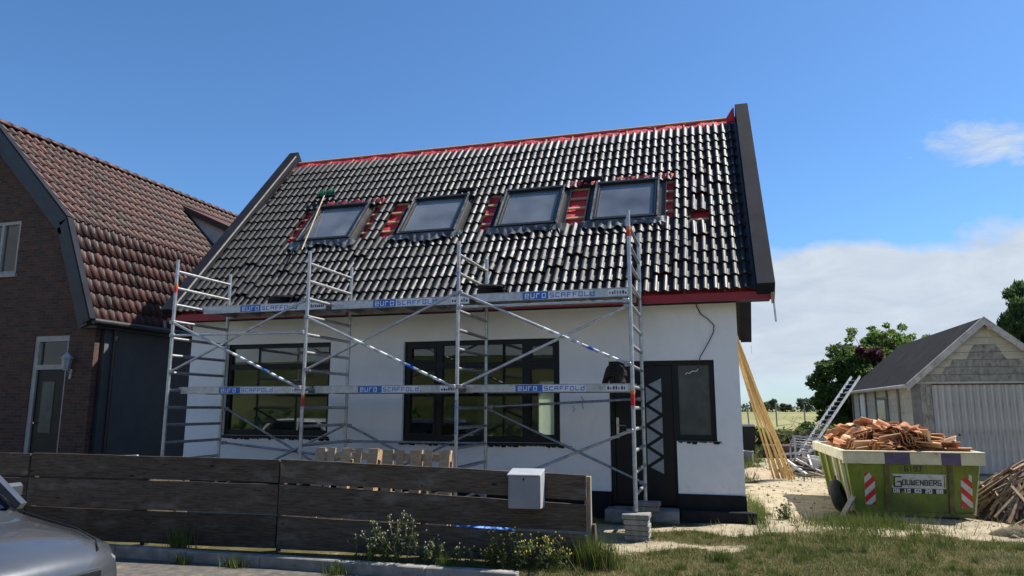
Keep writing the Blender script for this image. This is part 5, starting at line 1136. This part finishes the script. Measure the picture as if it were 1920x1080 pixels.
# ------------------------------------------------------------------ vegetation
def leafmat(name, c1, c2, c3=None, tl=.35):
    t = NT(name); geo = t.n('NewGeometry'); c = t.mix(geo.outputs['Random Per Island'], c1, c2)
    if c3: c = t.mix(t.ramp(t.noise(1.4, 4, .6), .52, .66), c, c3)
    t.base(c, .6, 0, .3); tr = t.n('BsdfTranslucent'); t.l(c, tr.inputs[0]); m = t.n('MixShader'); m.inputs[0].default_value = tl
    t.l(t.b.outputs[0], m.inputs[1]); t.l(tr.outputs[0], m.inputs[2]); t.l(m.outputs[0], t.out.inputs[0]); return t.m
LEAFD = leafmat('dark_green_leaf', (.05, .095, .022), (.095, .15, .035), (.14, .21, .05), .45); LEAFP = leafmat('purple_leaf', (.06, .022, .03), (.09, .03, .04)); LEAFL = leafmat('light_green_leaf', (.10, .165, .035), (.16, .23, .055), None, .45)
LEAFW = leafmat('willow_leaf', (.055, .105, .03), (.10, .155, .05), None, .45); LEAFF = leafmat('far_leaf', (.055, .085, .05), (.08, .11, .06)); BARK = PM('bark', (.10, .08, .06), (.06, .05, .04), 14, .9, bump=.8, stretch=(3, 3, .6)); TWIG = PM('dry_twig', (.24, .18, .12), (.16, .12, .08), 9, .9)
def leaves(blobs, n, size, droop=0.0, surf=.5, aspect=.55):
    W_ = np.array([b[2] for b in blobs], float); W_ /= W_.sum(); idx = rng.choice(len(blobs), n, p=W_)
    C = np.array([b[0] for b in blobs])[idx]; Rr = np.array([b[1] for b in blobs])[idx]
    d = rng.normal(size=(n, 3)); d /= np.linalg.norm(d, axis=1)[:, None]; r = rng.random(n)**(1/3*surf)
    bump_ = 1+.22*np.sin(d[:, 0]*5+idx)*np.sin(d[:, 1]*6+idx*2)+.15*np.sin(d[:, 2]*9+idx*3)
    P = C+d*Rr*(r*bump_)[:, None]; P[:, 2] = np.maximum(P[:, 2], .03)
    ax = rng.normal(size=(n, 3)); ax[:, 2] -= droop*2; ax /= np.linalg.norm(ax, axis=1)[:, None]
    nn = rng.normal(size=(n, 3))+d*.8+np.array([0, 0, .5]); bx = np.cross(ax, nn); bx /= np.linalg.norm(bx, axis=1)[:, None]+1e-9
    s_ = size*(.6+.8*rng.random(n))[:, None]; a, b = ax*s_, bx*s_*aspect
    v = np.stack([P-a, P+b*.9-a*.1, P+a, P-b*.9-a*.1], 1).reshape(-1, 3); f = np.arange(4*n).reshape(n, 4); return v, f
def npmesh(name, v, f, mat):
    k = f.shape[1]; me = bpy.data.meshes.new(name); me.vertices.add(len(v)); me.vertices.foreach_set('co', np.ascontiguousarray(v, dtype=np.float32).ravel()); me.loops.add(f.size); me.loops.foreach_set('vertex_index', f.ravel().astype(np.int32))
    me.polygons.add(len(f)); me.polygons.foreach_set('loop_start', np.arange(0, f.size, k, dtype=np.int32)); me.update(); me.validate(); me.materials.append(mat); return me
def tree(name, label, base, trunk_h, blobs, n, size, mat, cat='tree', group=None, droop=0, r0=.12, extra=None, aspect=.55):
    root = thing(name, label, cat, base, group); B = Vector(base); tb = MB()
    top = B+Vector((random.gauss(0, .1), random.gauss(0, .1), trunk_h)); tb.tube(B-Vector((0, 0, .1)), top, r0, 8, r0*.6)
    for c, rr, w_ in blobs: tb.tube(B+Vector((0, 0, trunk_h*random.uniform(.4, .95))), Vector(c), r0*.45, 6, r0*.12)
    tb.build('trunk', BARK, root, smooth=True); link('crown', npmesh('crown', *leaves(blobs, n, size, droop, aspect=aspect), mat), root)
    if extra:
        for nm, bl, nn, sz, mt in extra: link(nm, npmesh(nm, *leaves(bl, nn, sz), mt), root)
    return root
def cluster(c, R, n, rr): 
    out = []
    for i in range(n):
        d = Vector((random.gauss(0, 1), random.gauss(0, 1), random.gauss(0, 1))).normalized()*random.random()**.5
        p = (c[0]+d.x*R[0], c[1]+d.y*R[1], max(rr*.5, c[2]+d.z*R[2])); q = rr*random.uniform(.6, 1.25); out.append((p, (q, q, q*.8), q**2))
    return out
# big dark shrub left of the shed, purple-leaved one, airy tall one
tree('elder_tree', 'large dark green bushy tree left of the shed', (7.0, 25, 0), 2.0, cluster((7.2, 25, 2.2), (1.8, 1.3, 2.2), 70, .46)+cluster((7.2, 25, 2.4), (2.0, 1.3, 2.5), 40, .22), 30000, .105, LEAFD)
tree('elder_tree', 'paler green bushy tree rising over the left end of the shed roof', (8.6, 26, 0), 2.6, cluster((8.6, 26, 2.9), (1.9, 1.0, 2.0), 56, .42)+cluster((8.6, 26, 3.3), (2.1, 1.0, 2.0), 26, .20), 16000, .10, LEAFL)
tree('purple_tree', 'purple-leaved shrub whose top pokes out above the green trees', (7.9, 24.6, 0), 3.0, cluster((7.9, 24.4, 4.15), (.9, .5, .35), 6, .22), 1100, .10, LEAFP)
tree('airy_tree', 'thin airy tree with sparse twigs above the shed roof', (8.7, 27.5, 0), 4.0, cluster((8.7, 27.5, 4.9), (2.1, 1.0, .8), 26, .24), 1500, .10, LEAFL, r0=.07)
tree('willow_tree', 'drooping dark green tree behind the right side of the shed', (14.6, 27, 0), 4.0, cluster((14.6, 27, 5.2), (1.9, 1.2, 1.8), 40, .42), 12000, .14, LEAFW, droop=1.2, aspect=.3)
# bushes along the yard end
for i, (x, y, rx, h, m, lab) in enumerate(((2.2, 24, .8, .8, LEAFL, 'light green bush nearest the corner of the white house'), (3.4, 23, .8, .95, LEAFL, 'light green bush behind the leaning laths'), (4.6, 22.5, .8, 1.0, LEAFD, 'dark green bush between the laths and the junk heap'), (5.3, 21, .6, .9, LEAFL, 'green bush behind the foot of the ladder'), (1.2, 27, 1.2, .7, LEAFL, 'low far bush just right of the house corner'))):
    tree('bush', lab, (x, y, 0), .4, cluster((x, y, h*.5), (rx, .6, h*.4), 8, .33), 2200, .085, m, 'bush', 'bushes at the end of the yard', r0=.03)
def brushpile(name, c, R, n, label, mat):
    mb = MB()
    for i in range(n):
        p = Vector((c[0]+random.gauss(0, R[0]), c[1]+random.gauss(0, R[1]), c[2]+abs(random.gauss(0, R[2])))); d = Vector((random.gauss(0, 1), random.gauss(0, 1), random.gauss(.1, .4))).normalized()*random.uniform(.3, .8); mb.tube(p-d*.5, p+d*.5, .014, 4, .006)
    return tag(mb.build(name, mat), label, 'branches', kind='stuff')
brushpile('cut_branches', (4.4, 19.5, .2), (.9, .6, .40), 260, 'heap of dry cut branches beyond the junk heap', TWIG)
LOGM = PM('log_wood', (.16, .11, .08), (.10, .07, .05), 9, .9, bump=.6)
for i, (x, y, z_) in enumerate(((2.9, 16.5, .12), (3.2, 16.4, .13), (3.05, 16.5, .34))): tag(MB().tube((x-.5, y+.1, z_), (x+.5, y-.1, z_), .12, 10).build('log', LOGM, smooth=True), ['left bottom log of the low log stack before the bushes', 'right bottom log of the low log stack before the bushes', 'top log of the low log stack before the bushes'][i], 'log', 'stacked logs')
tag(MB().box(3.75, 4.05, 16.2, 16.5, 0, .55).build('timber_block', PALLET, bevel=.01), 'pale squared timber block at the end of the log stack', 'timber block')
# field fence and far trees
wf_ = thing('wire_fence', 'wire fence with dark posts crossing the field', 'fence', (8, 60, 0))
for i in range(9):
    x = 1.5+i*2.45; MB().tube((x, 60+i*.3, -.1), (x+random.gauss(0, .04), 60+i*.3, 2.05+random.uniform(-.15, .15)), .06, 6).build('post', SHP, wf_)
for zz in (.7, 1.2, 1.7): MB().tube((1.5, 60, zz), (21.1, 62.4, zz), .012, 4).build('wire', SHP, wf_)
far = [(8, 300, 5.5, 4.5), (17, 290, 7.5, 6.2), (23, 300, 6.5, 5.5), (29, 310, 5, 3.8), (36, 300, 7, 6.5), (44, 310, 6, 5.0), (53, 320, 6, 4.5), (62, 310, 7, 6), (-6, 310, 6, 5), (74, 320, 7, 5.5), (88, 320, 8, 6), (-150, 330, 12, 10), (-168, 325, 10, 9)]
labs = ['just right of the house corner', 'behind the leaning laths', 'right of the laths above the field', 'low between two taller far trees', 'tallest above the wire fence', 'just left of the dark bushy tree', 'hidden behind the dark bushy tree', 'behind the bushy tree and the shed', 'behind the white house', 'behind the shed roof', 'beyond the shed', 'far left behind the brick house', 'farthest left behind the brick house']
for (x, y, wd, h), lb in zip(far, labs): tree('far_tree', 'distant grey-green tree on the horizon, '+lb, (x, y, 0), h*.4, cluster((x, y, h*.55), (wd*.55, 2, h*.3), 10, h*.22), 1100, .55, LEAFF, 'tree', 'trees on the far horizon', r0=.25)
tag(npmesh and link('far_hedge', npmesh('far_hedge', *leaves([((x, 340+6*math.sin(x*.05), 1.2), (9, 3, 1.9+.6*math.sin(x*.13)), 1) for x in range(-300, 320, 12)], 12000, .7), LEAFF)), 'far dark hedge line along the horizon', 'hedge', kind='stuff')

# grass blades
def blades(n, xr_, yr_, dens, hmin, hmax, wd, lean=.5, clump=0):
    x = rng.uniform(*xr_, n); y = rng.uniform(*yr_, n); k = rng.random(n) < dens(x, y); x, y = x[k], y[k]; n = len(x)
    if clump: x = x+rng.normal(0, clump, n); y = y+rng.normal(0, clump, n)
    z_ = gz(x, y)-.005; h = hmin+(hmax-hmin)*rng.random(n)**2; a = rng.uniform(0, 2*np.pi, n); l = h*lean*rng.random(n); b = rng.uniform(0, 2*np.pi, n)
    w2 = wd*(.6+.8*rng.random(n)); ox, oy = np.cos(a)*w2, np.sin(a)*w2; tx, ty = x+np.cos(b)*l, y+np.sin(b)*l
    v = np.stack([np.stack([x-ox, y-oy, z_], 1), np.stack([x+ox, y+oy, z_], 1), np.stack([tx, ty, z_+h], 1)], 1).reshape(-1, 3); return v, np.arange(3*n).reshape(n, 3)
def patch(x, y): return np.clip(.5+.42*np.sin(x*1.3+np.sin(y*1.9)*1.4)*np.cos(y*1.1-np.sin(x*2.3)*.8)+.35*np.sin(x*4.1+np.sin(y*5.3)*1.2)*np.cos(y*4.7+np.sin(x*3.3)), 0, 1)
house_free = lambda x, y: ~((y > 1.45) & (x < 1.6) & (x > -8.8)) & ~((np.abs(x-3.95) < 1.0) & (y > 2.9) & (y < 6.2))
GRG = leafmat('green_grass', (.070, .105, .020), (.125, .150, .034), (.05, .085, .018), .3); GRD = leafmat('dry_grass', (.23, .185, .08), (.15, .125, .05), None, .3)
dG = lambda x, y: np.clip((1-1.35*sandmask(x, y)), .03, 1)*(.10+.62*patch(x, y))*house_free(x, y)
dD = lambda x, y: np.clip((1-1.25*sandmask(x, y)), .03, 1)*(1-.6*patch(x, y))*house_free(x, y)
V1 = blades(230000, (-1.6, 6), (-2.3, 3.6), dG, .015, .07, .003, .9); tag(link('green_grass', npmesh('green_grass', *V1, GRG)), 'short green grass in patches over the yard', 'grass', kind='stuff')
V1 = blades(190000, (-1.6, 6), (-2.3, 3.6), dD, .012, .06, .0028, 1.6); tag(link('dry_grass', npmesh('dry_grass', *V1, GRD)), 'short dry straw-coloured grass over the yard', 'grass', kind='stuff')
dT = lambda x, y: np.exp(-((x-3.0)/.62)**2-((y-1.95)/.45)**2)+np.exp(-((x-2.9)/.9)**2-((y-.6)/.45)**2)*.25+np.exp(-((x-1.6)/.12)**2-((y-2.6)/1.2)**2)*.9
V1 = blades(60000, (1.4, 6), (-.8, 5), dT, .08, .26, .005, .7); V1 = V1; tag(link('tall_grass', npmesh('tall_grass', *V1, GRG)), 'taller green grass in front of the skip', 'grass', kind='stuff')
cc_ = np.stack([rng.uniform(-1.0, 5.5, 420), rng.uniform(-2.2, 2.9, 420)], 1); cc_ = cc_[.75*rng.random(420)+.25 < np.clip(1-1.2*sandmask(cc_[:, 0], cc_[:, 1]), .1, 1)]
def clumps(cc, k, hmin, hmax, sp):
    n = len(cc)*k; c = np.repeat(cc, k, 0); hs = np.repeat(hmin+(hmax-hmin)*rng.random(len(cc))**2, k); ss = np.repeat(sp*(.4+rng.random(len(cc))), k); x = c[:, 0]+rng.normal(0, 1, n)*ss; y = c[:, 1]+rng.normal(0, 1, n)*ss
    ok = house_free(x, y); x, y, hs = x[ok], y[ok], hs[ok]; n = len(x); h = hs*(.4+.7*rng.random(n)); a = rng.uniform(0, np.pi, n); b = rng.uniform(0, 6.28, n); l = h*.8*rng.random(n); w_ = .0035; z_ = gz(x, y)-.005
    v = np.stack([np.stack([x-np.cos(a)*w_, y-np.sin(a)*w_, z_], 1), np.stack([x+np.cos(a)*w_, y+np.sin(a)*w_, z_], 1), np.stack([x+np.cos(b)*l, y+np.sin(b)*l, z_+h], 1)], 1).reshape(-1, 3); return v, np.arange(3*n).reshape(n, 3)
tag(link('clump_grass', npmesh('clump_grass', *clumps(cc_, 70, .04, .15, .05), GRG)), 'uneven darker clumps of grass in the lawn before the house', 'grass', kind='stuff')
st_ = np.stack([rng.uniform(-.8, 5.5, 160), rng.uniform(-2.2, 2.6, 160)], 1)
tag(link('seed_stalks', npmesh('seed_stalks', *clumps(st_, 5, .12, .34, .03), GRD)), 'thin straw seed stalks standing out of the lawn', 'grass', kind='stuff')
tag(link('dike_hedge', npmesh('dike_hedge', *leaves([((x, -17.2+.4*math.sin(x*.7), .5+.25*math.sin(x*.31)), (1.3, .7, .75+.3*math.sin(x*.9)), 1) for x in np.arange(-60, 40, 1.4)], 16000, .16), LEAFD)), 'dark hedge along the foot of the dike', 'hedge', kind='stuff')
dY = lambda x, y: np.clip(1-1.2*sandmask(x, y), .05, 1)*.8
V1 = blades(50000, (-1, 10), (8, 30), dY, .05, .28, .012, .7); tag(link('rough_grass', npmesh('rough_grass', *V1, GRG)), 'rough grass at the back of the yard', 'grass', kind='stuff')
def stones(name, n, xr_, yr_, dens, smin, smax, label, mat):
    x = rng.uniform(*xr_, n); y = rng.uniform(*yr_, n); k = rng.random(n) < dens(x, y); x, y = x[k], y[k]; n = len(x)
    base = np.array([(1, 0, 0), (0, 1, 0), (-1, 0, 0), (0, -1, 0), (0, 0, .8), (0, 0, -.8)], float); fc = np.array([(0, 1, 4), (1, 2, 4), (2, 3, 4), (3, 0, 4), (1, 0, 5), (2, 1, 5), (3, 2, 5), (0, 3, 5)])
    s_ = smin+(smax-smin)*rng.random(n)**3; v = base[None]*(.55+.8*rng.random((n, 6, 1)))*s_[:, None, None]*rng.uniform(.6, 1.4, (n, 1, 3)); a = rng.uniform(0, 6.28, n); ca, sa = np.cos(a)[:, None], np.sin(a)[:, None]
    v = np.stack([v[..., 0]*ca-v[..., 1]*sa+x[:, None], v[..., 0]*sa+v[..., 1]*ca+y[:, None], v[..., 2]+gz(x, y)[:, None]+s_[:, None]*.15], -1)
    return tag(link(name, npmesh(name, v.reshape(-1, 3), (fc[None]+6*np.arange(n)[:, None, None]).reshape(-1, 3), mat)), label, 'stones', kind='stuff')
PEB = PM('pebble', (.30, .27, .22), (.17, .15, .12), 12, .9)
stones('pebbles', 9000, (-1.6, 7), (-1.5, 9), lambda x, y: sandmask(x, y)*.55+.02, .004, .022, 'loose pebbles and grit on the sand', PEB)
stones('clods', 900, (-1.2, 7), (-.2, 9), lambda x, y: sandmask(x, y)*.5, .015, .055, 'brown clods of earth and rubble on the sand', PM('clod', (.20, .16, .11), (.13, .10, .07), 12, .95))
# tufts by the road and weeds at the foot of the fence
def tuft(x, y, n, h, sp, label, mat, z0=None, name='grass_tuft', grp='tufts at the foot of the fence'):
    xx = x+rng.normal(0, sp, n); yy = y+rng.normal(0, sp*.6, n); z_ = gz(xx, yy) if z0 is None else np.full(n, z0); hh = h*(.4+.7*rng.random(n)); b = rng.uniform(0, 2*np.pi, n); l = hh*.5*rng.random(n); a = rng.uniform(0, np.pi, n); w_ = .004*(.7+rng.random(n))
    v = np.stack([np.stack([xx-np.cos(a)*w_, yy-np.sin(a)*w_, z_-.01], 1), np.stack([xx+np.cos(a)*w_, yy+np.sin(a)*w_, z_-.01], 1), np.stack([xx+np.cos(b)*l, yy+np.sin(b)*l, z_+hh], 1)], 1).reshape(-1, 3)
    return tag(link(name, npmesh(name, v, np.arange(3*n).reshape(n, 3), mat)), label, 'grass tuft', grp)
tuft(-.22, -1.85, 900, .36, .10, 'bushy tall grass tuft at the right end post of the fence', GRG)
tuft(-5.15, -2.25, 200, .34, .08, 'tall grass tuft at the kerb beside the grey car bonnet', GRG)
tuft(-4.2, -2.45, 130, .16, .07, 'small grass tuft in the gutter left of the fence joint', GRG, -.10)
tuft(-4.9, -2.48, 100, .14, .06, 'small grass tuft in the gutter farthest left', GRG, -.10)
tuft(-2.95, -2.45, 130, .16, .07, 'small grass tuft in the gutter right of the fence joint', GRG, -.10)
tuft(-1.75, -2.30, 220, .2, .06, 'grass tuft at the right end of the kerb', GRG)
tuft(1.05, -1.05, 260, .16, .06, 'small dark green tuft alone in the dry grass', GRG)
FLOW = PM('yellow_flower', (.65, .50, .04), (.55, .40, .03), 20, .6, bump=0); STEM = PM('weed_stem', (.12, .14, .05), (.16, .15, .07), 9, .7, bump=0); SEED = PM('pale_seed_head', (.40, .36, .26), (.30, .28, .2), 20, .8, bump=0)
WLEAF = leafmat('weed_leaf', (.07, .10, .028), (.12, .145, .045))
def weed(x, y, h, sp, ns, label, fm, z0=0.0):
    root = thing('weed', label, 'weed', (x, y, z0), 'weeds at the foot of the fence'); st = MB(); fl = MB(); bl = []
    for i in range(ns):
        p = Vector((x+random.gauss(0, sp*.35), y+random.gauss(0, .03), z0-.01)); a = random.uniform(0, 6.28); hh = h*random.uniform(.5, 1.05)
        for k in range(5):
            q = p+Vector((random.gauss(math.cos(a)*sp*.12, .015), random.gauss(-.012, .012), hh/5)); st.tube(p, q, .0035, 4, .0025); p = q
            bl.append((tuple(p), (.035, .03, .03), 1))
            if k > 1 and random.random() < .8:
                s_ = p+Vector((random.gauss(0, .05), random.gauss(0, .03), random.uniform(.02, .07))); st.tube(p, s_, .002, 4, .0015); fl.tube(s_, s_+Vector((random.gauss(0, .004), 0, .012)), .009, 6, .006)
        fl.tube(p, p+Vector((0, 0, .014)), .010, 6, .006)
    tag(st.build('stems', STEM, root), kind='stuff'); tag(fl.build('flowers', fm, root), kind='stuff'); link('leaves', npmesh('leaves', *leaves(bl, ns*34, .022, 0, 1), WLEAF), root)
weed(-2.35, -2.17, .50, .30, 13, 'tall seeding weed against the middle of the fence', SEED)
weed(-2.75, -2.20, .28, .2, 7, 'low weed left of the tall seeding weed', SEED)
weed(-1.85, -2.15, .26, .26, 8, 'small weed between the tall seeding weed and the flowering one', SEED)
weed(-.95, -2.08, .40, .36, 18, 'yellow-flowering weed below the grey meter cabinet', FLOW)
weed(-1.35, -2.12, .28, .22, 9, 'low leafy weed left of the yellow-flowering weed', FLOW)
weed(-.62, -2.0, .32, .2, 8, 'low leafy weed right of the yellow-flowering weed', FLOW)
weed(2.0, 2.2, .30, .12, 8, 'low weed on the sand beside the right corner of the house', SEED)
